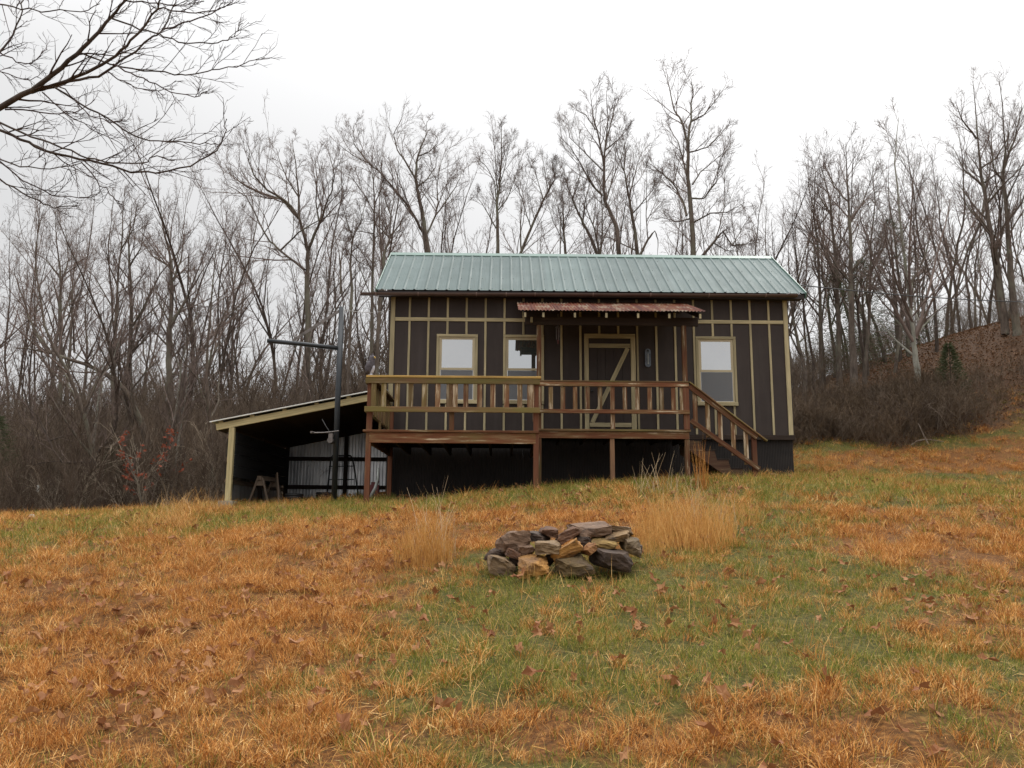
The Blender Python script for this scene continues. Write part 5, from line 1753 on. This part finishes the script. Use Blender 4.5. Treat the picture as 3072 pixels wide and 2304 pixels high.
# --- near tree reaching in from the left edge
def near_tree():
    crop = (0, 0, 0.3737)
    Y = -8.6
    T = Tree(900)
    rg = T.rg
    def pt(x, y, dy=0.0):
        return tuple(at(crop[0] + x * crop[2], crop[1] + y * crop[2], Y + dy))
    px2m = crop[2] * (Y - CAM[1]) / F
    # trunk stands out of frame at the left
    a = np.array(pt(-700, 1500))
    gz = hz(a[0], a[1])
    T.wood.append(([(a[0], a[1], gz - 0.3), (a[0], a[1], gz + 1.0), (a[0] + .05, a[1], a[2] - .8), tuple(a), (a[0] + .15, a[1] + .1, a[2] + 1.4), (a[0] + .3, a[1] + .2, a[2] + 3.2)], [.27, .2, .16, .14, .10, .05], 10))
    L = [  # polyline, width px in crop, depth drift
        ([(-680, 1350), (-330, 1050), (0, 865), (260, 725), (420, 600), (620, 435), (760, 290), (890, 140), (1010, 0), (1130, -150)], 62, -.4, 1),
        ([(250, 740), (330, 720), (540, 650), (700, 580), (880, 480), (1020, 370), (1130, 250), (1270, 70), (1300, -20), (1340, -140)], 34, -.8, 1),
        ([(420, 700), (640, 640), (860, 570), (1010, 460), (1230, 290), (1310, 230), (1390, 50), (1430, -60)], 24, .3, 1),
        ([(-680, 1400), (-350, 1120), (0, 1045), (160, 1120), (360, 1210), (640, 1280), (900, 1330), (1050, 1385), (1250, 1390), (1530, 1335), (1740, 1210), (1790, 1110), (1820, 955)], 30, .7, 1),
        ([(-450, 1000), (-150, 930), (0, 985), (250, 1100), (500, 1190), (700, 1270), (900, 1308), (1130, 1310), (1260, 1250), (1400, 1290)], 20, -.5, 1),
        ([(420, 690), (640, 830), (850, 940), (1060, 1080), (1200, 1130), (1430, 1135), (1600, 1160), (1735, 1150)], 15, -.5, 1),
        ([(650, 425), (880, 515), (1150, 570), (1400, 602), (1560, 595), (1700, 560), (1900, 540), (2000, 490), (2125, 460)], 13, .4, 1),
        ([(900, 150), (1130, 245), (1280, 270), (1430, 340), (1700, 350), (1830, 325), (1890, 260), (1950, 185)], 13, .5, 1),
        ([(-500, 1200), (-200, 1330), (0, 1440), (180, 1550), (350, 1640), (470, 1660), (620, 1650)], 17, .4, 1),
        ([(-450, 1100), (-200, 1190), (0, 1280), (160, 1340), (400, 1357), (650, 1310)], 15, -.4, 1),
        ([(40, 880), (260, 890), (480, 915), (650, 880), (760, 800)], 12, .6, 1),
        ([(-300, 640), (-100, 520), (0, 415), (110, 270), (180, 90), (195, -40)], 24, .3, 1),
        ([(5, 425), (130, 500), (220, 510), (290, 480), (380, 395)], 9, .3, 1),
        ([(910, 515), (1050, 585), (1200, 660), (1370, 740), (1560, 780), (1660, 732)], 11, -.4, 1),
        ([(1310, 232), (1530, 170), (1700, 110), (1800, 60), (1880, -20)], 12, .3, 1),
        ([(-300, -60), (0, 35), (170, 78), (400, 90), (650, 95), (800, 30)], 13, -.3, 1),
        ([(340, 740), (460, 850), (600, 960), (800, 1070), (1000, 1180)], 9, .5, 1),
        ([(1010, 5), (1200, 25), (1420, 40), (1640, 10)], 11, .3, 1),
        ([(1270, 72), (1420, 90), (1570, 105), (1750, 80), (1850, 20)], 11, -.3, 1),
        ([(-200, 520), (0, 575), (200, 640), (330, 630)], 8, .4, 1),
        ([(0, 1300), (180, 1450), (420, 1570), (640, 1590), (780, 1560)], 10, .3, 1),
        ([(850, 570), (950, 640), (1080, 705), (1280, 730), (1400, 720)], 8, .3, 1),
        ([(650, 1300), (780, 1450), (880, 1560), (960, 1620)], 9, .2, 1),
        ([(480, 700), (600, 800), (720, 930), (880, 990), (1000, 960)], 8, -.3, 1),
    ]
    spec = [(0, .3, .62, .06, .12, .0046), (3.2, .5, .6, .06, .13, .0030), (1.2, .5, .6, .05, .14, .0023)]
    for poly, w, dy, _ in L:
        n = len(poly)
        lp = [pt(x, y, dy * i / (n - 1)) for i, (x, y) in enumerate(poly)]
        rr = w * px2m / 2 * 0.85
        pts, rad = [], []
        for i in range(n - 1):
            for q in range(3):
                t = q / 3
                p = np.array(lp[i]) * (1 - t) + np.array(lp[i + 1]) * t
                j = 0.010 if q else 0
                pts.append(tuple(p + np.array([rg.gauss(0, j), rg.gauss(0, j), rg.gauss(0, j)])))
                u = (i + t) / (n - 1)
                rad.append(rr * (1 - .82 * u) + .0032)
        pts.append(lp[-1])
        rad.append(rr * .18 + .003)
        (T.wood if w > 12 else T.twig).append((pts, rad, 8 if w > 20 else 5))
        Lm = sum(math.dist(pts[i], pts[i + 1]) for i in range(len(pts) - 1))
        T.spawn(pts, rad, int(4 + Lm * 3.7), .30 * min(1, 2.4 / Lm), 0, spec, 0.18, 1.0)
    T.emit((a[0], a[1], gz), 'bare near tree reaching its long branches in from the upper left corner', name='foreground_tree', bm_=M['bark_dark'], tm=M['twig_near'])


near_tree()


# --- small evergreens
def conifer(seed, H, r, x, y, label, dens_=1.0):
    rg = random.Random(seed)
    z = hz(x, y)
    root = thing('evergreen_tree', (x, y, z), label, 'evergreen')
    b = MB()
    b.tube([(x, y, z - .2), (x, y, z + H * .5), (x + .03, y, z + H)], [0.05 * H / 2.5, .03 * H / 2.5, .006], 6)
    b.build('trunk', M['bark_dark'], root)
    V, Fc = [], []
    n = int(3000 * dens_)
    for i in range(n):
        t = rg.random() ** .75
        hh = 0.06 + 0.94 * t
        rad = r * (1 - hh) ** .75 * rg.uniform(.25, 1.12) + .03
        a = rg.uniform(0, 6.283)
        c = Vector((x + rad * math.cos(a), y + rad * math.sin(a), z + H * hh + rg.gauss(0, .05) - rad * .12))
        out = Vector((math.cos(a), math.sin(a), rg.uniform(-.3, .6))).normalized()
        side = out.cross(Vector((rg.gauss(0, 1), rg.gauss(0, 1), rg.gauss(0, 1)))).normalized()
        L_, w_ = rg.uniform(.08, .19) * (H / 3) ** .3, rg.uniform(.008, .016)
        k = len(V)
        V += [tuple(c - side * w_), tuple(c + side * w_), tuple(c + out * L_)]
        Fc.append((k, k + 1, k + 2))
    b = MB()
    b.add(V, Fc)
    b.build('crown', M['needles'], root)


conifer(1, 1.9, .6, pick_xy(2850, 9.2), 9.2, 'dark green cedar in the brush on the right bank', .8)
for k, (px, Y, H, r, lb) in enumerate(((2600, 16, 5.0, 1.9, 'evergreen behind the pale trunked tree on its left'), (2700, 18, 6.5, 2.4, 'larger evergreen behind the pale trunked tree on its right'), (2520, 20, 5, 2.0, 'far evergreen among the trunks right of the cabin'),
                                       (370, 8.0, 2.6, 1.3, 'dark green evergreen bush in the brush behind the twisted black tree'), (10, 7.5, 3.6, 1.5, 'evergreen at the left edge of the wood'))):
    conifer(10 + k, H, r, pick_xy(px, Y), Y, lb, 1.3 if H > 4.5 else .9)


# --- oak sapling that still holds red leaves
def leafy_sapling():
    x, y = pick_xy(470, 4.6), 4.6
    z = hz(x, y)
    T = Tree(55)
    rg = T.rg
    root = thing('oak_sapling', (x, y, z), 'oak sapling still holding red brown leaves left of the lean-to', 'sapling')
    for q in range(2):
        p, r_ = T.walk((x + q * .1, y, z - .1), (rg.uniform(-.2, .2), 0, 1), 2.3, .022, .006, 8, .09, .02)
        T.wood.append((p, r_, 5))
        T.spawn(p, r_, 9, .38, 0, [(0, .38, .9, .05, .12, .005), (4, .45, .7, .05, .15, .004)], .3, 1)
    for nm, l_, m in (('trunk', T.wood, M['bark']), ('branches', T.twig, M['twig'])):
        o = bpy.data.objects.new(nm, Tree.mesh(nm, l_, m, (x, y, z)))
        o.parent = root
        COL.objects.link(o)
    V, Fc = [], []
    for p, r_, n in T.twig:
        for _ in range(3):
            if rg.random() < .85:
                c = Vector(p[rg.randrange(1, len(p))])
                u = Vector((rg.gauss(0, 1), rg.gauss(0, 1), rg.gauss(0, .6) - .5)).normalized()
                w = u.cross(Vector((rg.gauss(0, 1), rg.gauss(0, 1), rg.gauss(0, 1)))).normalized()
                s_ = rg.uniform(.05, .085)
                k = len(V)
                V += [tuple(c), tuple(c + u * s_ * .8 + w * s_ * .45), tuple(c + u * s_ * 1.7), tuple(c + u * s_ * .8 - w * s_ * .45)]
                Fc += [(k, k + 1, k + 2), (k, k + 2, k + 3)]
    b = MB()
    b.add(V, Fc)
    b.build('leaves', M['red_leaf'], root)['kind'] = 'stuff'


leafy_sapling()


# ================================================================== GROUND COVER (scattered clumps)
def clump_mesh(name, m, seed, n, rad, h0, h1, w, lean, curl, segs=2, flat=0.0):
    rg = random.Random(seed)
    V, Fc = [], []
    for i in range(n):
        a, q = rg.uniform(0, 6.283), rad * math.sqrt(rg.random())
        x, y = q * math.cos(a), q * math.sin(a)
        h = rg.uniform(h0, h1)
        da = a + rg.gauss(0, .9)
        tilt = abs(rg.gauss(lean, lean * .5)) + (rg.uniform(.8, 1.4) if rg.random() < flat else 0)
        wa = rg.uniform(0, 6.283)
        ww = w * rg.uniform(.7, 1.3)
        k = len(V)
        px, py, pz = x, y, -0.015
        st = h / segs
        for s_ in range(segs + 1):
            f = 1 - s_ / segs
            if s_ == segs:
                V.append((px, py, pz))
            else:
                V.append((px - ww * f * math.cos(wa), py - ww * f * math.sin(wa), pz))
                V.append((px + ww * f * math.cos(wa), py + ww * f * math.sin(wa), pz))
            px += st * math.sin(tilt) * math.cos(da)
            py += st * math.sin(tilt) * math.sin(da)
            pz += st * math.cos(tilt)
            tilt += curl * rg.uniform(.3, 1.5)
        for s_ in range(segs - 1):
            Fc.append((k + 2 * s_, k + 2 * s_ + 1, k + 2 * s_ + 3, k + 2 * s_ + 2))
        e_ = k + 2 * (segs - 1)
        Fc.append((e_, e_ + 1, e_ + 2))
    me = bpy.data.meshes.new(name)
    me.from_pydata(V, [], Fc)
    me.materials.append(m)
    at_ = me.attributes.new('blade', 'FLOAT', 'FACE')
    at_.data.foreach_set('value', [rg.random() ** 1.2 for i in range(n) for _ in range(segs)])
    me.update()
    return me


def scatter(name, meshes, pos, rot, scl, idx, label, cat=None):
    """one object: points that instance small clumps through geometry nodes"""
    src = bpy.data.collections.new(name + '_sources')
    for i, me in enumerate(meshes):
        src.objects.link(bpy.data.objects.new('%s_source_%02d' % (name, i), me))
    me = bpy.data.meshes.new(name)
    me.vertices.add(len(pos))
    me.vertices.foreach_set('co', np.asarray(pos, np.float32).ravel())
    for nm, ty, ar in (('rot', 'FLOAT_VECTOR', rot), ('scl', 'FLOAT', scl), ('idx', 'INT', idx)):
        at_ = me.attributes.new(nm, ty, 'POINT')
        at_.data.foreach_set('vector' if ty == 'FLOAT_VECTOR' else 'value', np.asarray(ar, np.int32 if ty == 'INT' else np.float32).ravel())
    o = bpy.data.objects.new(name, me)
    COL.objects.link(o)
    g = bpy.data.node_groups.new(name, 'GeometryNodeTree')
    g.interface.new_socket('Geometry', in_out='INPUT', socket_type='NodeSocketGeometry')
    g.interface.new_socket('Geometry', in_out='OUTPUT', socket_type='NodeSocketGeometry')
    gi, go = g.nodes.new('NodeGroupInput'), g.nodes.new('NodeGroupOutput')
    ci = g.nodes.new('GeometryNodeCollectionInfo')
    ci.inputs['Collection'].default_value = src
    ci.inputs['Separate Children'].default_value = True
    ci.inputs['Reset Children'].default_value = True
    ip = g.nodes.new('GeometryNodeInstanceOnPoints')
    ip.inputs['Pick Instance'].default_value = True

    def named(nm, ty):
        n = g.nodes.new('GeometryNodeInputNamedAttribute')
        n.data_type = ty
        n.inputs['Name'].default_value = nm
        return n.outputs['Attribute']
    g.links.new(gi.outputs[0], ip.inputs['Points'])
    g.links.new(ci.outputs[0], ip.inputs['Instance'])
    g.links.new(named('idx', 'INT'), ip.inputs['Instance Index'])
    g.links.new(named('rot', 'FLOAT_VECTOR'), ip.inputs['Rotation'])
    g.links.new(named('scl', 'FLOAT'), ip.inputs['Scale'])
    g.links.new(ip.outputs[0], go.inputs[0])
    md = o.modifiers.new('scatter', 'NODES')
    md.node_group = g
    setp(o, label, cat, kind='stuff')
    return o


rng = np.random.default_rng(4)


def field(dens_fn, n_try, xlo, xhi, ylo, yhi):
    x, y = rng.uniform(xlo, xhi, n_try), rng.uniform(ylo, yhi, n_try)
    keep = rng.random(n_try) < dens_fn(x, y)
    return x[keep], y[keep]


def in_view(x, y, margin=1.15):
    d = y - CAM[1]
    return (np.abs(x - CAM[0]) < d * 0.62 * margin + 2.6) & (d > 1.8)


def on(x, y):
    z = height(x, y)
    return np.stack([x, y, z], -1)


def rots(n, tilt):
    return np.stack([rng.normal(0, tilt, n), rng.normal(0, tilt, n), rng.uniform(0, 6.283, n)], -1)


def dist_w(x, y):
    d = np.hypot(x - CAM[0], y - CAM[1])
    return np.clip(5.0 / d, 0.12, 1.0) ** 1.25


DEADM = [clump_mesh('dead_clump', M['dead_grass'], i, 20, .065, .045, .135, .0030, .5, .45, 3, .3) for i in range(5)] + [clump_mesh('dead_clump', M['dead_grass'], 20 + i, 16, .075, .07, .18, .0028, .35, .38, 3, .15) for i in range(4)]
DEADM += [clump_mesh('dead_tussock', M['dead_grass'], 30 + i, 54, .075, .10, .20, .0030, .55, .5, 3, .25) for i in range(3)]
GREENM = [clump_mesh('green_clump', M['green_grass'], 40 + i, 18, .08, .04, .125, .0027, .45, .35, 2, .15) for i in range(4)]
STRAWM = [clump_mesh('straw_clump', M['straw'], 60 + i, 8, .16, .08, .26, .0020, 1.1, .2, 3, .5) for i in range(3)]


def build_cover():
    def ok(x, y):
        return in_view(x, y) * (1 - np.clip(bare(x, y) * 1.05, 0, 1)) * (1 - np.clip(forest(x, y) * 1.3 - .3, 0, 1) * np.where((x > 14.5) & (y < 11.5), .35, 1))
    # dead grass
    f = lambda x, y: ok(x, y) * dist_w(x, y) * np.clip(1.12 - 1.0 * greenness(x, y), 0.16, 1) * np.clip(2.2 * fbm(x * 4.2, y * 4.2, 61, 3) + .72, 0.06, 1)
    x, y = field(f, 480000, -17, 20, -15, 10)
    n = len(x)
    d = np.hypot(x - CAM[0], y - CAM[1])
    sc = rng.uniform(.5, 1.05, n) * (0.65 + .6 * np.clip(1.4 * fbm(x * 4.2, y * 4.2, 61, 3) + .45, 0, 1)) * np.clip(d / 9, .9, 1.5)
    scatter('dead_grass', DEADM, on(x, y), rots(n, .16), sc, rng.integers(0, len(DEADM), n), 'orange brown dead grass covering most of the meadow', 'grass')
    n1 = n
    f = lambda x, y: ok(x, y) * dist_w(x, y) * np.clip(1.2 * greenness(x, y) - .06, 0.1, 1) * np.clip(1.4 * fbm(x * 3.3, y * 3.3, 91, 3) + .75, .15, 1)
    x, y = field(f, 380000, -17, 20, -15, 10)
    n = len(x)
    d = np.hypot(x - CAM[0], y - CAM[1])
    sc = rng.uniform(.6, 1.25, n) * np.clip(d / 9, .85, 1.5)
    scatter('green_grass', GREENM, on(x, y), rots(n, .15), sc, rng.integers(0, len(GREENM), n), 'short green grass growing in patches across the meadow', 'grass')
    n2 = n
    f = lambda x, y: ok(x, y) * dist_w(x, y) * .9
    x, y = field(f, 100000, -17, 20, -15, 10)
    n = len(x)
    scatter('dry_straw', STRAWM, on(x, y), rots(n, .2), rng.uniform(.6, 1.25, n), rng.integers(0, len(STRAWM), n), 'flattened pale straw lying among the grass', 'straw')
    # dead oak leaves
    LM = []
    for i in range(4):
        rg = random.Random(300 + i)
        m_ = 13
        pts = []
        for k in range(m_):
            a = 2 * math.pi * k / m_
            r_ = (1.0 if k % 2 else .55) * rg.uniform(.75, 1.1)
            pts.append((.065 * math.cos(a) * r_ * 1.25, .045 * math.sin(a) * r_, .02 * math.cos(2 * a + i) + rg.uniform(-.006, .012)))
        me = bpy.data.meshes.new('leaf')
        me.from_pydata([(0, 0, 0.0)] + pts, [], [(0, 1 + k, 1 + (k + 1) % m_) for k in range(m_)])
        me.materials.append(M['dry_leaf'])
        me.update()
        LM.append(me)
    f = lambda x, y: in_view(x, y) * (1 - np.clip(forest(x, y) * 2 - 1, 0, 1)) * np.clip(.4 + .9 * fbm(x * .8, y * .8, 81, 3), .1, 1) * np.clip(6 / np.hypot(x - CAM[0], y - CAM[1]), .25, 1)
    x, y = field(f, 21000, -15, 18, -15, 6)
    n = len(x)
    p = on(x, y)
    p[:, 2] += rng.uniform(.015, .08, n)
    scatter('fallen_leaves', LM, p, rots(n, .5), rng.uniform(.45, 1.05, n), rng.integers(0, 4, n), 'curled brown oak leaves scattered over the grass', 'leaves')
    print('COVER', n1, n2, n)
    # leaf litter on the woodland bank
    LM = [m_.copy() for m_ in LM]
    for m_ in LM:
        m_.materials[0] = M['litter_leaf']
    f = lambda x, y: in_view(x, y) * np.clip(forest(x, y) * 1.4 - .4, 0, 1) * np.clip(14 / np.hypot(x - CAM[0], y - CAM[1]) - .1, .1, 1)
    x, y = field(f, 220000, -26, 34, 3.5, 24)
    n = len(x)
    p = on(x, y)
    p[:, 2] += rng.uniform(.02, .08, n)
    scatter('leaf_litter', LM, p, rots(n, .55), rng.uniform(.55, 1.1, n), rng.integers(0, 4, n), 'brown leaf litter on the woodland floor and bank', 'leaves')


build_cover()


# --- brush: dense twiggy undergrowth
def brush_mesh(seed, H, rad, n, m, tw=.006, kids=6, lean=.3):
    T = Tree(seed)
    rg = T.rg
    for i in range(n):
        a, q = rg.uniform(0, 6.283), rad * math.sqrt(rg.random())
        p, r_ = T.walk((q * math.cos(a), q * math.sin(a), -.1), (rg.gauss(0, lean), rg.gauss(0, lean), 1), H * rg.uniform(.5, 1.1), tw * 1.6, tw * .7, 5, .13, .02)
        T.twig.append((p, r_, 3))
        T.spawn(p, r_, kids, .42, 0, [(0, .42, .62, .05, .13, tw * .9), (2.2, .55, .6, .03, .14, tw * .7)], .2, 1)
    return Tree.mesh('brush', T.twig, m)


def build_brush():
    BL = [brush_mesh(500 + i, 3.4 + .9 * (i % 3), 1.0, 13, M['brush'], .0055, 6, .34) for i in range(3)]
    BL += [brush_mesh(520, 3.6, 1.2, 4, M['brush_pale'], .011, 7, .16), brush_mesh(521, 2.6, 1.1, 7, M['brush_pale'], .0055, 5, .5),
           brush_mesh(522, 3.2, 1.0, 12, M['brush_dark'], .006, 6, .35), brush_mesh(523, 4.6, 1.2, 4, M['brush_dark'], .013, 8, .18)]
    f = lambda x, y: in_view(x, y, 1.2) * np.clip(forest(x, y) * 1.6 - .6, 0, 1)
    x, y = field(f, 6000, -29, 1.0, 4.8, 34)
    n = len(x)
    scatter('undergrowth', BL, on(x, y), rots(n, .08), rng.uniform(.6, 1.2, n) * np.clip(.62 + (y - 5) * .05, .6, 1.25), rng.integers(0, 7, n), 'dense leafless brown brush filling the wood at left', 'undergrowth')
    BR = [brush_mesh(600 + i, 1.0, .8, 30, (M['thicket'], M['brush_dark'], M['thicket'], M['brush'])[i], .005, 6, .5) for i in range(4)]

    def fr(x, y):
        b_ = np.exp(-((y - (8.4 + .25 * np.clip(x - 15, 0, 9))) / 1.5) ** 2) * (1 / (1 + np.exp(-(x - 8.4) * 3))) * np.clip(1.2 - np.clip(x - 14.2, 0, 9) / 3.0, .03, 1)
        return in_view(x, y, 1.2) * b_ * np.clip(forest(x, y) * 1.5 - .25, 0, 1)
    x, y = field(fr, 2600, 8, 24, 6.5, 14)
    n = len(x)
    print('BRUSH', n)
    scatter('thicket', BR, on(x, y), rots(n, .16), rng.uniform(.45, 1.15, n), np.minimum(rng.integers(0, 8, n) // 2, 3) * (rng.random(n) < .9).astype(int), 'low tangled brown thicket at the foot of the right bank', 'thicket')
    BB = [brush_mesh(700 + i, 2.4, .8, 12, M['brush'], .006) for i in range(3)]
    f = lambda x, y: in_view(x, y, 1.2) * np.clip(forest(x, y) * 1.6 - .6, 0, 1) * np.where((x > 15.5) & (y < 19), .06, 1)
    x, y = field(f, 330, 9, 36, 12.5, 30)
    n = len(x)
    scatter('bank_undergrowth', BB, on(x, y), rots(n, .08), rng.uniform(.6, 1.2, n), rng.integers(0, 3, n), 'thin leafless brush between the trees on the right bank', 'undergrowth')


build_brush()


# --- tall tufts of broomsedge and weeds
def tuft(name, px, py, wpx, dpt, H, n, m, label, cat, seed, w=.0022, lean=.13, curl=.1):
    rg = random.Random(seed)
    g = onground(px, py)
    k = (g[1] - CAM[1]) / F
    rx = wpx * k / 2
    V, Fc = [], []
    for i in range(n):
        a, q = rg.uniform(0, 6.283), math.sqrt(rg.random())
        ox_, oy_ = rx * q * math.cos(a), dpt * q * math.sin(a)
        V.append((ox_, oy_))
    zs = height(np.array([g[0] + v[0] for v in V]), np.array([g[1] + v[1] for v in V]))
    P0 = [(g[0] + v[0], g[1] + v[1], z - .02) for v, z in zip(V, zs)]
    V = []
    for (x, y, z) in P0:
        e = math.hypot((x - g[0]) / rx, (y - g[1]) / dpt)
        h = H * rg.uniform(.35, 1.1) * (1 - .35 * e)
        da, tl = rg.uniform(0, 6.283), abs(rg.gauss(lean, lean * .6))
        wa = rg.uniform(0, 6.283)
        k0 = len(V)
        segs = 4
        st = h / segs
        for s_ in range(segs + 1):
            f = (1 - .75 * s_ / segs) * w
            V.append((x - f * math.cos(wa), y - f * math.sin(wa), z))
            V.append((x + f * math.cos(wa), y + f * math.sin(wa), z))
            x += st * math.sin(tl) * math.cos(da)
            y += st * math.sin(tl) * math.sin(da)
            z += st * math.cos(tl)
            tl += curl * rg.uniform(0, 2)
        for s_ in range(segs):
            Fc.append((k0 + 2 * s_, k0 + 2 * s_ + 1, k0 + 2 * s_ + 3, k0 + 2 * s_ + 2))
    b = MB()
    b.add(V, Fc)
    o = b.build(name, m, loc=tuple(g))
    at_ = o.data.attributes.new('blade', 'FLOAT', 'FACE')
    at_.data.foreach_set('value', [rg.random() for i in range(n) for _ in range(4)])
    setp(o, label, cat, 'tall tufts of dry grass' if 'tuft' in name else None)
    return o


ST = M['straw']
tuft('grass_tuft', 1275, 1690, 180, .22, .66, 420, ST, 'tall tuft of dry grass left of the stone pile', 'grass tuft', 1, .0034, .15)
tuft('grass_tuft', 1300, 1668, 140, .14, .86, 60, M['pale_straw'], 'few tall pale grass stalks in the tuft left of the stones', 'grass stalks', 2, .0034, .13, .16)
tuft('grass_tuft', 2090, 1590, 260, .5, .92, 80, M['pale_straw'], 'sparse tall pale stalks in the widest stand of grass', 'grass stalks', 16, .0036, .14, .12)
tuft('grass_tuft', 560, 1540, 190, .4, .8, 40, M['pale_straw'], 'arching pale stalks in the tuft before the lean-to pier', 'grass stalks', 17, .0045, .3, .25)
tuft('grass_tuft', 2055, 1620, 300, .7, .62, 1300, ST, 'widest stand of tall dry grass right of the stone pile', 'grass tuft', 3, .0036, .17, .1)
tuft('grass_tuft', 2200, 1560, 150, .5, .42, 280, ST, 'small stand of dry grass at the right of the widest stand', 'grass tuft', 4)
tuft('grass_tuft', 1940, 1660, 130, .4, .36, 260, ST, 'low dry tuft between the stones and the widest stand', 'grass tuft', 5)
tuft('grass_tuft', 575, 1545, 210, .5, .62, 420, ST, 'arching dry tuft in front of the lean-to pier', 'grass tuft', 6, .003, .3, .2)
tuft('grass_tuft', 500, 1580, 200, .4, .40, 320, ST, 'low dry tuft at the left of the arching tuft', 'grass tuft', 7, .003, .25, .18)
tuft('grass_tuft', 2105, 1470, 44, .15, .95, 60, M['dead_grass'], 'upright orange grass column before the steps', 'grass tuft', 8, .004, .05, .03)
tuft('weed_stalks', 1980, 1480, 170, .3, .85, 26, M['pale_straw'], 'stiff pale weed stalks in front of the porch', 'weeds', 9, .0045, .25, .07)
tuft('weed_stalks', 1000, 1490, 110, .3, .5, 9, M['pale_straw'], 'few pale weed stalks before the lean-to opening', 'weeds', 10, .005, .18, .06)
tuft('weed_stalks', 1600, 1752, 40, .05, .38, 7, M['straw'], 'thin orange stalks in front of the ochre block', 'weeds', 11, .003, .05, .03)
tuft('weed_stalks', 1862, 1715, 10, .03, .34, 2, M['pale_straw'], 'single pale stalk in front of the dark right stone', 'weeds', 12, .003, .03, .05)
tuft('grass_tuft', 2440, 1400, 220, .5, .5, 200, ST, 'thin dry tuft beside the right cabin corner', 'grass tuft', 13, .003)
tuft('grass_tuft', 1900, 1700, 90, .12, .14, 130, M['green_grass'], 'fresh green grass at the right foot of the stone pile', 'grass tuft', 14, .002, .3, .25)
tuft('grass_tuft', 1560, 1735, 200, .1, .12, 160, M['green_grass'], 'fresh green grass along the front of the stone pile', 'grass tuft', 15, .002, .3, .25)
